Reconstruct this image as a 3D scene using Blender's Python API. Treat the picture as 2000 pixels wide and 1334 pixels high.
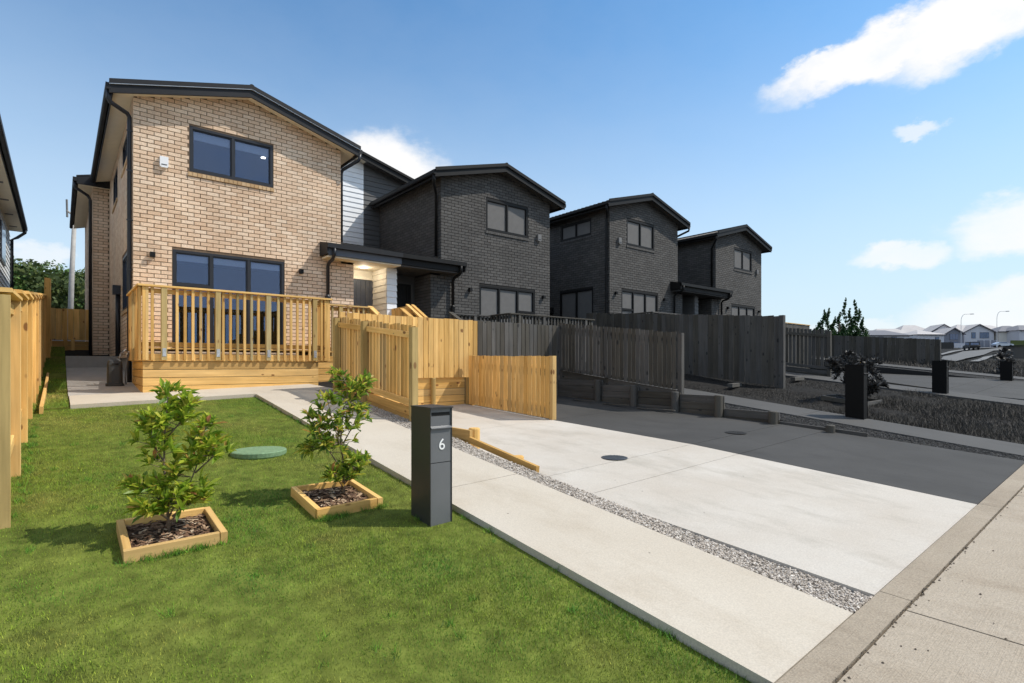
import bpy, math, random
import numpy as np
from mathutils import Matrix, Vector

for o in list(bpy.data.objects):
    bpy.data.objects.remove(o)
scene = bpy.context.scene
col = scene.collection
RND = random.Random(7)
R = math.radians

# ------------------------------------------------------------------ camera
CAM_H = 1.5
YAW = math.atan(882 / 1061.0)
cam = bpy.data.cameras.new('camera')
cam.lens = 19.1
cam.sensor_width = 36
cam.shift_y = 0.0225
cam.clip_start = 0.05
cam.clip_end = 3000
co = bpy.data.objects.new('camera', cam)
co.location = (0, 0, CAM_H)
co.rotation_euler = (R(90), 0, -YAW)
col.objects.link(co)
scene.camera = co

# ------------------------------------------------------------------ light
SUN_EL, SUN_A = R(50), R(34)          # elevation; angle of the sun in front of the facade line
sd = Vector((math.cos(SUN_EL) * math.cos(SUN_A), -math.cos(SUN_EL) * math.sin(SUN_A), math.sin(SUN_EL)))
sun = bpy.data.lights.new('sun', 'SUN')
sun.energy = 2.45
sun.angle = R(0.53)
sun.color = (1.0, 0.93, 0.83)
so = bpy.data.objects.new('sun', sun)
so.location = (20, -8, 30)
so.rotation_euler = sd.to_track_quat('Z', 'Y').to_euler()
col.objects.link(so)

world = bpy.data.worlds.new('World')
scene.world = world
world.use_nodes = True
SKY_STRENGTH = 0.15
vs = scene.view_settings
vs.view_transform = 'Standard'
vs.look = 'None'
vs.exposure = 0.82
vs.gamma = 1.0


def build_world():
    nt = world.node_tree
    nt.nodes.clear()
    N, L = nt.nodes, nt.links
    out = N.new('ShaderNodeOutputWorld')
    bg = N.new('ShaderNodeBackground')
    bg.inputs[1].default_value = SKY_STRENGTH
    sky = N.new('ShaderNodeTexSky')
    sky.sky_type = 'NISHITA'
    sky.sun_disc = False
    sky.sun_elevation = SUN_EL
    sky.sun_rotation = math.atan2(sd.x, sd.y)
    sky.air_density = 1.0
    sky.dust_density = 0.5
    sky.ozone_density = 4.0
    tc = N.new('ShaderNodeTexCoord')
    n1 = N.new('ShaderNodeTexNoise')
    n1.inputs['Scale'].default_value = 9.0
    n1.inputs['Detail'].default_value = 8.0
    n1.inputs['Roughness'].default_value = 0.62
    mp0 = N.new('ShaderNodeMapping')
    mp0.inputs['Scale'].default_value = (1, 1, 1.8)
    L.new(tc.outputs['Generated'], mp0.inputs['Vector'])
    L.new(mp0.outputs[0], n1.inputs['Vector'])
    sub = N.new('ShaderNodeVectorMath'); sub.operation = 'SUBTRACT'
    sub.inputs[1].default_value = (0.5, 0.5, 0.5)
    L.new(n1.outputs['Color'], sub.inputs[0])
    sc = N.new('ShaderNodeVectorMath'); sc.operation = 'SCALE'
    sc.inputs['Scale'].default_value = 0.095
    L.new(sub.outputs[0], sc.inputs[0])
    add = N.new('ShaderNodeVectorMath'); add.operation = 'ADD'
    L.new(tc.outputs['Generated'], add.inputs[0])
    L.new(sc.outputs[0], add.inputs[1])
    s_, c_ = math.sin(YAW), math.cos(YAW)

    def direction(px, py):
        r, u = (px - 1000) / 1061.0, (712 - py) / 1061.0
        return Vector((s_ + c_ * r, c_ - s_ * r, u)).normalized()
    # clouds seen in the photograph: centre, half width, half height, tilt, weight
    clouds = [((1770, 75), 0.170, 0.036, 12, 1.0), ((1945, 20), 0.120, 0.045, 18, 1.0),
              ((1655, 112), 0.110, 0.022, 12, 0.9), ((1812, 248), 0.034, 0.013, -3, 0.6),
              ((1990, 440), 0.085, 0.042, 0, 0.85), ((1755, 502), 0.058, 0.024, 4, 0.75),
              ((1975, 610), 0.12, 0.040, 3, 0.75), ((1760, 645), 0.26, 0.020, 0, 0.5),
              ((765, 335), 0.100, 0.066, 0, 1.1), ((85, 495), 0.045, 0.022, 0, 0.6)]
    spec = [(direction(*p), w, h, t, k) for p, w, h, t, k in clouds]
    prev = None
    for v, w, h, t, k in spec:
        m = N.new('ShaderNodeMapping'); m.vector_type = 'TEXTURE'
        yv = v
        xv = Vector((0, 0, 1)).cross(yv).normalized() * -1
        zv = xv.cross(yv).normalized()
        if zv.z < 0:
            zv = -zv
        ct, st = math.cos(R(t)), math.sin(R(t))
        x2, z2 = xv * ct + zv * st, zv * ct - xv * st
        y2 = z2.cross(x2)
        M = Matrix((x2, y2, z2)).transposed()
        m.inputs['Location'].default_value = v
        m.inputs['Rotation'].default_value = M.to_euler()
        m.inputs['Scale'].default_value = (w, 0.4, h)
        L.new(add.outputs[0], m.inputs['Vector'])
        ln = N.new('ShaderNodeVectorMath'); ln.operation = 'LENGTH'
        L.new(m.outputs[0], ln.inputs[0])
        mr = N.new('ShaderNodeMapRange'); mr.interpolation_type = 'SMOOTHSTEP'
        mr.inputs['From Min'].default_value = 1.22
        mr.inputs['From Max'].default_value = 0.55
        mr.inputs['To Min'].default_value = 0.0
        mr.inputs['To Max'].default_value = min(1.0, k)
        L.new(ln.outputs['Value'], mr.inputs['Value'])
        if prev is None:
            prev = mr.outputs[0]
        else:
            mx = N.new('ShaderNodeMath'); mx.operation = 'SMOOTH_MAX'
            mx.inputs[2].default_value = 0.15
            L.new(prev, mx.inputs[0]); L.new(mr.outputs[0], mx.inputs[1])
            prev = mx.outputs[0]
    # bright cloud cover added outside the view only, as fill light
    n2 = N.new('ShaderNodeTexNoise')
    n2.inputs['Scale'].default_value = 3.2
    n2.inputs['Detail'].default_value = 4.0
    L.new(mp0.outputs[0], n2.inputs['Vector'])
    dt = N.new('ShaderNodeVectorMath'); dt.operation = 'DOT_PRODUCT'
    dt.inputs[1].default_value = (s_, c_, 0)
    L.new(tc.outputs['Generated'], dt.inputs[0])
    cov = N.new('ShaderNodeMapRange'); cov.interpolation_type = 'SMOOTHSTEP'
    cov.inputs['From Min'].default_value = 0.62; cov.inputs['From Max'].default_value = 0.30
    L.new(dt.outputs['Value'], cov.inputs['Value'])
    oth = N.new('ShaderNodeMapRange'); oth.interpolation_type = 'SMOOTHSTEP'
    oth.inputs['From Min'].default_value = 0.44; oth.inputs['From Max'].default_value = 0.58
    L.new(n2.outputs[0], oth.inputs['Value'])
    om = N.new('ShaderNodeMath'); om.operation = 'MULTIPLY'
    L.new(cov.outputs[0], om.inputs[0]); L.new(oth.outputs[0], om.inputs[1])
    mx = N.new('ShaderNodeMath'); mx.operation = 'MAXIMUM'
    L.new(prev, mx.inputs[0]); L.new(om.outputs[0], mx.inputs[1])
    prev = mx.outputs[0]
    mrn = N.new('ShaderNodeMapRange')
    mrn.inputs['From Min'].default_value = 0.25; mrn.inputs['From Max'].default_value = 0.6
    mrn.inputs['To Min'].default_value = 0.72; mrn.inputs['To Max'].default_value = 1.08
    L.new(n1.outputs[0], mrn.inputs['Value'])
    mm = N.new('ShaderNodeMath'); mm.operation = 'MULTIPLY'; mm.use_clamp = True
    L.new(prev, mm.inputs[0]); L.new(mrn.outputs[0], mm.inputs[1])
    # cloud body: a little greyer where it is thick
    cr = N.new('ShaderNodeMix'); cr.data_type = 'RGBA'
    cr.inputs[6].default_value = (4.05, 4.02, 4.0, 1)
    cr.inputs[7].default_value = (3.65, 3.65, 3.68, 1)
    L.new(n1.outputs[0], cr.inputs[0])
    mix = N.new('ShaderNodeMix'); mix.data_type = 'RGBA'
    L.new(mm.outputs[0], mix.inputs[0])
    # clearer, deeper blue overhead; pale haze all round the horizon
    k1 = N.new('ShaderNodeVectorMath'); k1.operation = 'SCALE'; k1.inputs['Scale'].default_value = 0.17
    L.new(sky.outputs[0], k1.inputs[0])
    gm = N.new('ShaderNodeGamma'); gm.inputs[1].default_value = 1.12
    L.new(k1.outputs[0], gm.inputs[0])
    k2 = N.new('ShaderNodeVectorMath'); k2.operation = 'MULTIPLY'; k2.inputs[1].default_value = (1.9, 3.95, 4.35)
    L.new(gm.outputs[0], k2.inputs[0])
    sx = N.new('ShaderNodeSeparateXYZ'); L.new(tc.outputs['Generated'], sx.inputs[0])
    hz = N.new('ShaderNodeMapRange'); hz.interpolation_type = 'SMOOTHSTEP'
    hz.inputs['From Min'].default_value = 0.60; hz.inputs['From Max'].default_value = -0.02
    hz.inputs['To Max'].default_value = 0.9
    L.new(sx.outputs[2], hz.inputs['Value'])
    hm = N.new('ShaderNodeMix'); hm.data_type = 'RGBA'
    hm.inputs[7].default_value = (2.75, 3.15, 3.45, 1)
    L.new(hz.outputs[0], hm.inputs[0]); L.new(k2.outputs[0], hm.inputs[6])
    L.new(hm.outputs[2], mix.inputs[6])
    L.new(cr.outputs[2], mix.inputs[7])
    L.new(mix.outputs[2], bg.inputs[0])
    L.new(bg.outputs[0], out.inputs[0])


build_world()
world.cycles.sampling_method = 'MANUAL'
world.cycles.sample_map_resolution = 512

# ------------------------------------------------------------------ materials
MATS = {}


def new_mat(name):
    m = bpy.data.materials.new(name)
    m.use_nodes = True
    nt = m.node_tree
    b = nt.nodes['Principled BSDF']
    MATS[name] = m
    return m, nt.nodes, nt.links, b


def ramp(N, stops):
    c = N.new('ShaderNodeValToRGB')
    while len(c.color_ramp.elements) < len(stops):
        c.color_ramp.elements.new(0.5)
    for e, (p, k) in zip(c.color_ramp.elements, stops):
        e.position = p
        e.color = (*k, 1)
    return c


def noise(N, L, vec, scale, detail=4, rough=0.55):
    n = N.new('ShaderNodeTexNoise')
    n.inputs['Scale'].default_value = scale
    n.inputs['Detail'].default_value = detail
    n.inputs['Roughness'].default_value = rough
    if vec is not None:
        L.new(vec, n.inputs['Vector'])
    return n


def bump(N, L, b, h, strength, dist):
    bp = N.new('ShaderNodeBump')
    bp.inputs['Strength'].default_value = strength
    bp.inputs['Distance'].default_value = dist
    L.new(h, bp.inputs['Height'])
    L.new(bp.outputs[0], b.inputs['Normal'])


def mixc(N, L, fac, a, b, mode='MIX'):
    m = N.new('ShaderNodeMix'); m.data_type = 'RGBA'; m.blend_type = mode
    for i, v in ((0, fac), (6, a), (7, b)):
        if hasattr(v, 'is_linked'):
            L.new(v, m.inputs[i])
        elif i == 0:
            m.inputs[0].default_value = v
        else:
            m.inputs[i].default_value = (*v, 1)
    return m.outputs[2]


def plain(name, c, rough=0.6, metal=0.0, var=0.12, scale=6.0, bmp=0.0, spec=0.5):
    m, N, L, b = new_mat(name)
    g = N.new('ShaderNodeNewGeometry')
    n = noise(N, L, g.outputs['Position'], scale, 5)
    k = ramp(N, [(0.3, tuple(v * (1 - var) for v in c)), (0.7, tuple(min(1, v * (1 + var)) for v in c))])
    L.new(n.outputs[0], k.inputs[0])
    L.new(k.outputs[0], b.inputs['Base Color'])
    b.inputs['Roughness'].default_value = rough
    b.inputs['Metallic'].default_value = metal
    b.inputs['Specular IOR Level'].default_value = spec
    if bmp:
        n2 = noise(N, L, g.outputs['Position'], scale * 12, 4)
        bump(N, L, b, n2.outputs[0], bmp, 0.01)
    return m


def brick_mat(name, stops, rough=0.9):
    m, N, L, b = new_mat(name)
    g = N.new('ShaderNodeNewGeometry')
    oi = N.new('ShaderNodeObjectInfo')
    a = N.new('ShaderNodeMath'); a.operation = 'ADD'
    L.new(g.outputs['Random Per Island'], a.inputs[0]); L.new(oi.outputs['Random'], a.inputs[1])
    fr = N.new('ShaderNodeMath'); fr.operation = 'FRACT'
    L.new(a.outputs[0], fr.inputs[0])
    k = ramp(N, stops)
    L.new(fr.outputs[0], k.inputs[0])
    big = noise(N, L, g.outputs['Position'], 0.9, 4)
    rb = ramp(N, [(0.3, (0.84, 0.84, 0.84)), (0.7, (1.1, 1.1, 1.1))])
    L.new(big.outputs[0], rb.inputs[0])
    c1 = mixc(N, L, 1.0, k.outputs[0], rb.outputs[0], 'MULTIPLY')
    n = noise(N, L, g.outputs['Position'], 55, 5, 0.7)
    rn = ramp(N, [(0.3, (0.74, 0.74, 0.74)), (0.7, (1.14, 1.14, 1.14))])
    L.new(n.outputs[0], rn.inputs[0])
    c2 = mixc(N, L, 1.0, c1, rn.outputs[0], 'MULTIPLY')
    L.new(c2, b.inputs['Base Color'])
    b.inputs['Roughness'].default_value = rough
    bump(N, L, b, n.outputs[0], 0.6, 0.006)
    return m


def wood_mat(name, lo, hi, knot, rough=0.75, grey=(0.30, 0.30, 0.22), greyness=0.3):
    m, N, L, b = new_mat(name)
    uv = N.new('ShaderNodeUVMap')
    oi = N.new('ShaderNodeObjectInfo')
    ml = N.new('ShaderNodeVectorMath'); ml.operation = 'SCALE'
    ml.inputs[0].default_value = (37.0, 11.0, 5.0)
    L.new(oi.outputs['Random'], ml.inputs['Scale'])
    ad = N.new('ShaderNodeVectorMath'); ad.operation = 'ADD'
    L.new(uv.outputs[0], ad.inputs[0]); L.new(ml.outputs[0], ad.inputs[1])
    mp = N.new('ShaderNodeMapping'); mp.inputs['Scale'].default_value = (1.3, 26, 26)
    L.new(ad.outputs[0], mp.inputs['Vector'])
    n = noise(N, L, mp.outputs[0], 1.0, 5, 0.6)
    k = ramp(N, [(0.28, lo), (0.72, hi)])
    L.new(n.outputs[0], k.inputs[0])
    # soft broad variation within a board and from board to board
    mp3 = N.new('ShaderNodeMapping'); mp3.inputs['Scale'].default_value = (1.1, 4, 4)
    L.new(ad.outputs[0], mp3.inputs['Vector'])
    nb = noise(N, L, mp3.outputs[0], 1.0, 3)
    rb = ramp(N, [(0.3, (0.80, 0.78, 0.74)), (0.7, (1.12, 1.10, 1.06))])
    L.new(nb.outputs[0], rb.inputs[0])
    c0 = mixc(N, L, 1.0, k.outputs[0], rb.outputs[0], 'MULTIPLY')
    w = N.new('ShaderNodeTexWhiteNoise'); w.noise_dimensions = '1D'
    L.new(oi.outputs['Random'], w.inputs['W'])
    rw = ramp(N, [(0.0, (0.70, 0.66, 0.58)), (0.35, (0.95, 0.90, 0.80)), (0.6, (1.0, 1.0, 1.0)), (1.0, (1.18, 1.16, 1.14))])
    L.new(w.outputs['Value'], rw.inputs[0])
    c1 = mixc(N, L, 1.0, c0, rw.outputs[0], 'MULTIPLY')
    gt = N.new('ShaderNodeMath'); gt.operation = 'POWER'; gt.inputs[1].default_value = 4.0
    L.new(oi.outputs['Random'], gt.inputs[0])
    gm = N.new('ShaderNodeMath'); gm.operation = 'MULTIPLY'; gm.inputs[1].default_value = greyness
    L.new(gt.outputs[0], gm.inputs[0])
    c2 = mixc(N, L, gm.outputs[0], c1, grey)
    mp2 = N.new('ShaderNodeMapping'); mp2.inputs['Scale'].default_value = (5.5, 11, 11)
    L.new(ad.outputs[0], mp2.inputs['Vector'])
    v = N.new('ShaderNodeTexVoronoi'); v.inputs['Scale'].default_value = 1.0
    L.new(mp2.outputs[0], v.inputs['Vector'])
    sel = N.new('ShaderNodeSeparateColor')
    L.new(v.outputs['Color'], sel.inputs[0])
    th = N.new('ShaderNodeMath'); th.operation = 'MULTIPLY_ADD'      # only some cells hold a knot
    th.inputs[1].default_value = 0.9; th.inputs[2].default_value = -0.62
    L.new(sel.outputs[0], th.inputs[0])
    df = N.new('ShaderNodeMath'); df.operation = 'SUBTRACT'
    L.new(th.outputs[0], df.inputs[0]); L.new(v.outputs['Distance'], df.inputs[1])
    mr = N.new('ShaderNodeMapRange')
    mr.inputs['From Min'].default_value = -0.06; mr.inputs['From Max'].default_value = 0.04
    mr.inputs['To Max'].default_value = 0.92
    L.new(df.outputs[0], mr.inputs['Value'])
    c3 = mixc(N, L, mr.outputs[0], c2, knot)
    L.new(c3, b.inputs['Base Color'])
    b.inputs['Roughness'].default_value = rough
    b.inputs['Specular IOR Level'].default_value = 0.25
    bump(N, L, b, n.outputs[0], 0.25, 0.004)
    return m


def concrete_mat(name, lo, hi, stain, rough=0.85, scale=0.8, speck=0.5, broom=0.12):
    m, N, L, b = new_mat(name)
    g = N.new('ShaderNodeNewGeometry')
    pos = g.outputs['Position']
    n = noise(N, L, pos, scale, 6, 0.6)
    k = ramp(N, [(0.3, lo), (0.72, hi)])
    L.new(n.outputs[0], k.inputs[0])
    mp = N.new('ShaderNodeMapping'); mp.inputs['Scale'].default_value = (1.6, 0.7, 1)
    mp.inputs['Rotation'].default_value = (0, 0, 0.5)
    L.new(pos, mp.inputs['Vector'])
    n2 = noise(N, L, mp.outputs[0], 1.6, 7, 0.68)
    r2 = ramp(N, [(0.50, (0, 0, 0)), (0.78, (1, 1, 1))])
    L.new(n2.outputs[0], r2.inputs[0])
    f2 = N.new('ShaderNodeMath'); f2.operation = 'MULTIPLY'; f2.inputs[1].default_value = 0.8
    L.new(r2.outputs[0], f2.inputs[0])
    c1 = mixc(N, L, f2.outputs[0], k.outputs[0], stain)
    n3 = noise(N, L, pos, 90, 3, 0.6)
    r3 = ramp(N, [(0.3, (1 - speck * 0.3,) * 3), (0.65, (1.04,) * 3)])
    L.new(n3.outputs[0], r3.inputs[0])
    c2 = mixc(N, L, 1.0, c1, r3.outputs[0], 'MULTIPLY')
    # sparse dark specks of grit
    v = N.new('ShaderNodeTexVoronoi'); v.inputs['Scale'].default_value = 2.6
    L.new(pos, v.inputs['Vector'])
    r4 = ramp(N, [(0.018, (0.25, 0.25, 0.25)), (0.03, (1, 1, 1))])
    L.new(v.outputs['Distance'], r4.inputs[0])
    c3 = mixc(N, L, 1.0, c2, r4.outputs[0], 'MULTIPLY')
    L.new(c3, b.inputs['Base Color'])
    b.inputs['Roughness'].default_value = rough
    b.inputs['Specular IOR Level'].default_value = 0.3
    mpb = N.new('ShaderNodeMapping'); mpb.inputs['Scale'].default_value = (6, 160, 6)
    L.new(pos, mpb.inputs['Vector'])
    nb = noise(N, L, mpb.outputs[0], 1.0, 3)
    ab = N.new('ShaderNodeMath'); ab.operation = 'ADD'
    L.new(nb.outputs[0], ab.inputs[0]); L.new(n3.outputs[0], ab.inputs[1])
    bump(N, L, b, ab.outputs[0], broom, 0.01)
    return m


def grass_mat(name, a, c, d, scale=1.7):
    m, N, L, b = new_mat(name)
    g = N.new('ShaderNodeNewGeometry')
    n = noise(N, L, g.outputs['Position'], scale, 5, 0.65)
    nl = noise(N, L, g.outputs['Position'], scale * .32, 3)
    av = N.new('ShaderNodeMath'); av.operation = 'ADD'
    L.new(n.outputs[0], av.inputs[0]); L.new(nl.outputs[0], av.inputs[1])
    hv = N.new('ShaderNodeMath'); hv.operation = 'MULTIPLY'; hv.inputs[1].default_value = 0.5
    L.new(av.outputs[0], hv.inputs[0])
    k = ramp(N, [(0.38, a), (0.5, c), (0.64, d)])
    L.new(hv.outputs[0], k.inputs[0])
    r = ramp(N, [(0.0, (0.40, 0.45, 0.35)), (0.45, (0.95, 0.95, 0.95)), (0.85, (1.35, 1.25, 1.1)), (0.96, (1.7, 1.5, 1.4)), (1.0, (3.0, 2.7, 2.6))])
    L.new(g.outputs['Random Per Island'], r.inputs[0])
    c1 = mixc(N, L, 1.0, k.outputs[0], r.outputs[0], 'MULTIPLY')
    L.new(c1, b.inputs['Base Color'])
    b.inputs['Roughness'].default_value = 0.6
    b.inputs['Specular IOR Level'].default_value = 0.3
    va = N.new('ShaderNodeVectorMath'); va.operation = 'MULTIPLY_ADD'
    va.inputs[1].default_value = (0.45, 0.45, 0.45); va.inputs[2].default_value = (0, 0, 1)
    L.new(g.outputs['Normal'], va.inputs[0])
    vn = N.new('ShaderNodeVectorMath'); vn.operation = 'NORMALIZE'
    L.new(va.outputs[0], vn.inputs[0]); L.new(vn.outputs[0], b.inputs['Normal'])
    tr = N.new('ShaderNodeBsdfTranslucent')
    L.new(c1, tr.inputs['Color'])
    ms = N.new('ShaderNodeMixShader'); ms.inputs[0].default_value = 0.3
    out = [x for x in N if x.type == 'OUTPUT_MATERIAL'][0]
    L.new(b.outputs[0], ms.inputs[1]); L.new(tr.outputs[0], ms.inputs[2])
    L.new(ms.outputs[0], out.inputs[0])
    return m


def leaf_mat(name, stops, trans=0.42, rough=0.38):
    m, N, L, b = new_mat(name)
    g = N.new('ShaderNodeNewGeometry')
    oi = N.new('ShaderNodeObjectInfo')
    a = N.new('ShaderNodeMath'); a.operation = 'ADD'
    L.new(g.outputs['Random Per Island'], a.inputs[0]); L.new(oi.outputs['Random'], a.inputs[1])
    fr = N.new('ShaderNodeMath'); fr.operation = 'FRACT'
    L.new(a.outputs[0], fr.inputs[0])
    k = ramp(N, stops)
    L.new(fr.outputs[0], k.inputs[0])
    L.new(k.outputs[0], b.inputs['Base Color'])
    b.inputs['Roughness'].default_value = rough
    tr = N.new('ShaderNodeBsdfTranslucent')
    L.new(k.outputs[0], tr.inputs['Color'])
    ms = N.new('ShaderNodeMixShader'); ms.inputs[0].default_value = trans
    out = [x for x in N if x.type == 'OUTPUT_MATERIAL'][0]
    L.new(b.outputs[0], ms.inputs[1]); L.new(tr.outputs[0], ms.inputs[2])
    L.new(ms.outputs[0], out.inputs[0])
    return m


def glass_mat(name, tint, fac):
    m, N, L, b = new_mat(name)
    out = [x for x in N if x.type == 'OUTPUT_MATERIAL'][0]
    t = N.new('ShaderNodeBsdfTransparent'); t.inputs[0].default_value = (*tint, 1)
    gl = N.new('ShaderNodeBsdfGlossy'); gl.inputs['Roughness'].default_value = 0.01
    gl.inputs['Color'].default_value = (0.42, 0.60, 1.0, 1)
    fr = N.new('ShaderNodeFresnel'); fr.inputs['IOR'].default_value = 1.5
    a = N.new('ShaderNodeMath'); a.operation = 'ADD'; a.inputs[1].default_value = fac; a.use_clamp = True
    L.new(fr.outputs[0], a.inputs[0])
    ms = N.new('ShaderNodeMixShader')
    L.new(a.outputs[0], ms.inputs[0]); L.new(t.outputs[0], ms.inputs[1]); L.new(gl.outputs[0], ms.inputs[2])
    L.new(ms.outputs[0], out.inputs[0])
    return m


def emit_mat(name, c, s):
    m, N, L, b = new_mat(name)
    b.inputs['Base Color'].default_value = (*c, 1)
    b.inputs['Emission Color'].default_value = (*c, 1)
    b.inputs['Emission Strength'].default_value = s
    return m


brick_mat('brick_pale', [(0.0, (0.70, 0.495, 0.335)), (0.3, (0.77, 0.565, 0.395)), (0.7, (0.81, 0.615, 0.445)), (1.0, (0.86, 0.68, 0.51))])
brick_mat('brick_dark', [(0.0, (0.078, 0.074, 0.070)), (0.5, (0.094, 0.090, 0.085)), (1.0, (0.112, 0.107, 0.101))])
plain('mortar_pale', (0.15, 0.105, 0.07), 0.95, var=0.2, scale=20)  # dark mortar; shade of the raked joints is put into its colour
plain('mortar_dark', (0.020, 0.019, 0.018), 0.95, var=0.2, scale=20)
brick_mat('sill_pale', [(0.0, (0.50, 0.32, 0.16)), (0.5, (0.58, 0.40, 0.22)), (1.0, (0.66, 0.47, 0.28))])
wood_mat('pine', (0.60, 0.365, 0.115), (0.82, 0.545, 0.215), (0.20, 0.09, 0.03))
wood_mat('pine_post', (0.40, 0.30, 0.13), (0.58, 0.44, 0.20), (0.22, 0.12, 0.05), greyness=0.6)
wood_mat('wood_dark', (0.080, 0.078, 0.076), (0.125, 0.123, 0.12), (0.03, 0.03, 0.03), grey=(0.05, 0.05, 0.05))
wood_mat('wood_darker', (0.074, 0.071, 0.068), (0.12, 0.117, 0.113), (0.026, 0.026, 0.026), grey=(0.035, 0.035, 0.035))
plain('alloy', (0.018, 0.020, 0.026), 0.38, var=0.1, spec=0.4)
plain('alloy_dark', (0.010, 0.010, 0.010), 0.5, var=0.1, spec=0.2)
plain('roof_pale', (0.017, 0.018, 0.021), 0.55, var=0.15, scale=2, spec=0.25)
plain('roof_dark', (0.010, 0.010, 0.010), 0.55, var=0.15, scale=2, spec=0.2)
plain('soffit_pale', (0.80, 0.72, 0.56), 0.7, var=0.03)
plain('soffit_dark', (0.075, 0.075, 0.075), 0.8, var=0.05)
plain('board_white', (0.80, 0.82, 0.84), 0.55, var=0.03)
plain('board_cream', (0.80, 0.76, 0.66), 0.6, var=0.03)
plain('board_grey', (0.095, 0.095, 0.095), 0.7, var=0.05)
plain('board_neighbour', (0.66, 0.69, 0.70), 0.6, var=0.05)
plain('door_blue', (0.075, 0.085, 0.11), 0.45, var=0.08)
plain('door_dark', (0.011, 0.011, 0.011), 0.6, var=0.1, spec=0.2)
plain('plinth', (0.36, 0.36, 0.35), 0.9, var=0.15, scale=4)
plain('interior', (0.035, 0.036, 0.04), 0.9, var=0.1)
plain('blind', (0.72, 0.74, 0.76), 0.8, var=0.03)
plain('blind_dark', (0.17, 0.17, 0.17), 0.8, var=0.04)
plain('plastic_white', (0.80, 0.81, 0.83), 0.5, var=0.02)
plain('plastic_grey', (0.16, 0.16, 0.16), 0.7, var=0.02)
plain('plastic_black', (0.035, 0.038, 0.040), 0.5, var=0.1)
plain('mail_metal', (0.036, 0.036, 0.035), 0.42, var=0.12, scale=3, bmp=0.05)
plain('mail_front_lit', (0.135, 0.14, 0.146), 0.36, var=0.08, scale=3, bmp=0.03)  # paler than the shell: light falling on the front is put into the colour
plain('mail_dark', (0.005, 0.005, 0.005), 0.6, var=0.1, spec=0.15)
plain('slot_black', (0.003, 0.003, 0.003), 0.8, var=0.1)
plain('bare_steel', (0.62, 0.63, 0.65), 0.3, metal=0.9, var=0.1)
plain('galvanised', (0.52, 0.55, 0.58), 0.4, metal=0.6, var=0.2, scale=40)
plain('paint_white', (0.86, 0.86, 0.85), 0.5, var=0.02)
plain('lid_green', (0.16, 0.26, 0.14), 0.75, var=0.2, scale=30, bmp=0.2)
plain('cast_iron', (0.055, 0.065, 0.078), 0.6, var=0.25, scale=60)
plain('cast_iron_dark', (0.018, 0.018, 0.018), 0.7, var=0.25, scale=60)
plain('lamp_grey', (0.62, 0.63, 0.65), 0.7, var=0.05)
plain('pole_grey', (0.40, 0.38, 0.35), 0.85, var=0.15, scale=5)
plain('bark', (0.20, 0.15, 0.10), 0.9, var=0.3, scale=40, bmp=0.4)
plain('bark_dark', (0.03, 0.03, 0.03), 0.9, var=0.3, scale=40)
plain('mulch', (0.10, 0.055, 0.030), 0.95, var=0.5, scale=60, bmp=0.8)
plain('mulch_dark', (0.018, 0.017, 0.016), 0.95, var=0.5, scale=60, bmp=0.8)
plain('asphalt', (0.05, 0.05, 0.05), 0.9, var=0.15, scale=20)
plain('road_far', (0.105, 0.105, 0.105), 0.9, var=0.12, scale=0.5)
plain('pave_far', (0.15, 0.15, 0.15), 0.9, var=0.1, scale=0.5)
plain('terrain', (0.020, 0.020, 0.019), 1.0, var=0.4, scale=1.5, spec=0.1)
plain('soil_lawn', (0.12, 0.145, 0.028), 1.0, var=0.45, scale=7, spec=0.1)
plain('soil_verge', (0.022, 0.021, 0.020), 1.0, var=0.4, scale=9, spec=0.1)
plain('far_wall', (0.56, 0.56, 0.60), 0.8, var=0.05, scale=0.3)
plain('far_wall_cream', (0.66, 0.62, 0.56), 0.8, var=0.05, scale=0.3)
plain('far_wall_grey', (0.20, 0.21, 0.25), 0.8, var=0.05, scale=0.3)
plain('far_roof', (0.40, 0.385, 0.385), 0.75, var=0.06, scale=0.5)
plain('far_roof_slate', (0.14, 0.145, 0.17), 0.8, var=0.06, scale=0.5)
plain('far_trim', (0.09, 0.08, 0.09), 0.8, var=0.1)
plain('far_glass', (0.09, 0.14, 0.24), 0.15, var=0.2, scale=2)
plain('car_dark', (0.012, 0.012, 0.013), 0.4, var=0.05)
plain('car_silver', (0.45, 0.50, 0.58), 0.3, metal=0.4, var=0.05)
plain('tyre', (0.01, 0.01, 0.01), 0.9, var=0.1)
concrete_mat('concrete_pale', (0.48, 0.435, 0.375), (0.56, 0.53, 0.48), (0.35, 0.32, 0.27))
concrete_mat('concrete_path', (0.50, 0.445, 0.365), (0.56, 0.51, 0.43), (0.44, 0.38, 0.30))
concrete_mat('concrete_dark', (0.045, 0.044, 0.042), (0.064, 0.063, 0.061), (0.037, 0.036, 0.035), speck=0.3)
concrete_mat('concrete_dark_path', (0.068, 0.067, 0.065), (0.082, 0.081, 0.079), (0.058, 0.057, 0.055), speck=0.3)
concrete_mat('concrete_old', (0.37, 0.31, 0.235), (0.47, 0.41, 0.33), (0.28, 0.22, 0.155), speck=0.9, broom=0.45)
concrete_mat('concrete_kerb', (0.31, 0.255, 0.19), (0.42, 0.36, 0.28), (0.22, 0.175, 0.125), speck=1.0, broom=0.4)
concrete_mat('concrete_side', (0.36, 0.345, 0.32), (0.43, 0.42, 0.40), (0.30, 0.28, 0.25))
grass_mat('grass', (0.09, 0.255, 0.022), (0.205, 0.315, 0.030), (0.38, 0.34, 0.095))
grass_mat('grass_tuft', (0.07, 0.24, 0.02), (0.12, 0.30, 0.025), (0.20, 0.34, 0.04))
grass_mat('grass_dark', (0.015, 0.015, 0.0145), (0.026, 0.026, 0.025), (0.046, 0.046, 0.043))
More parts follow.
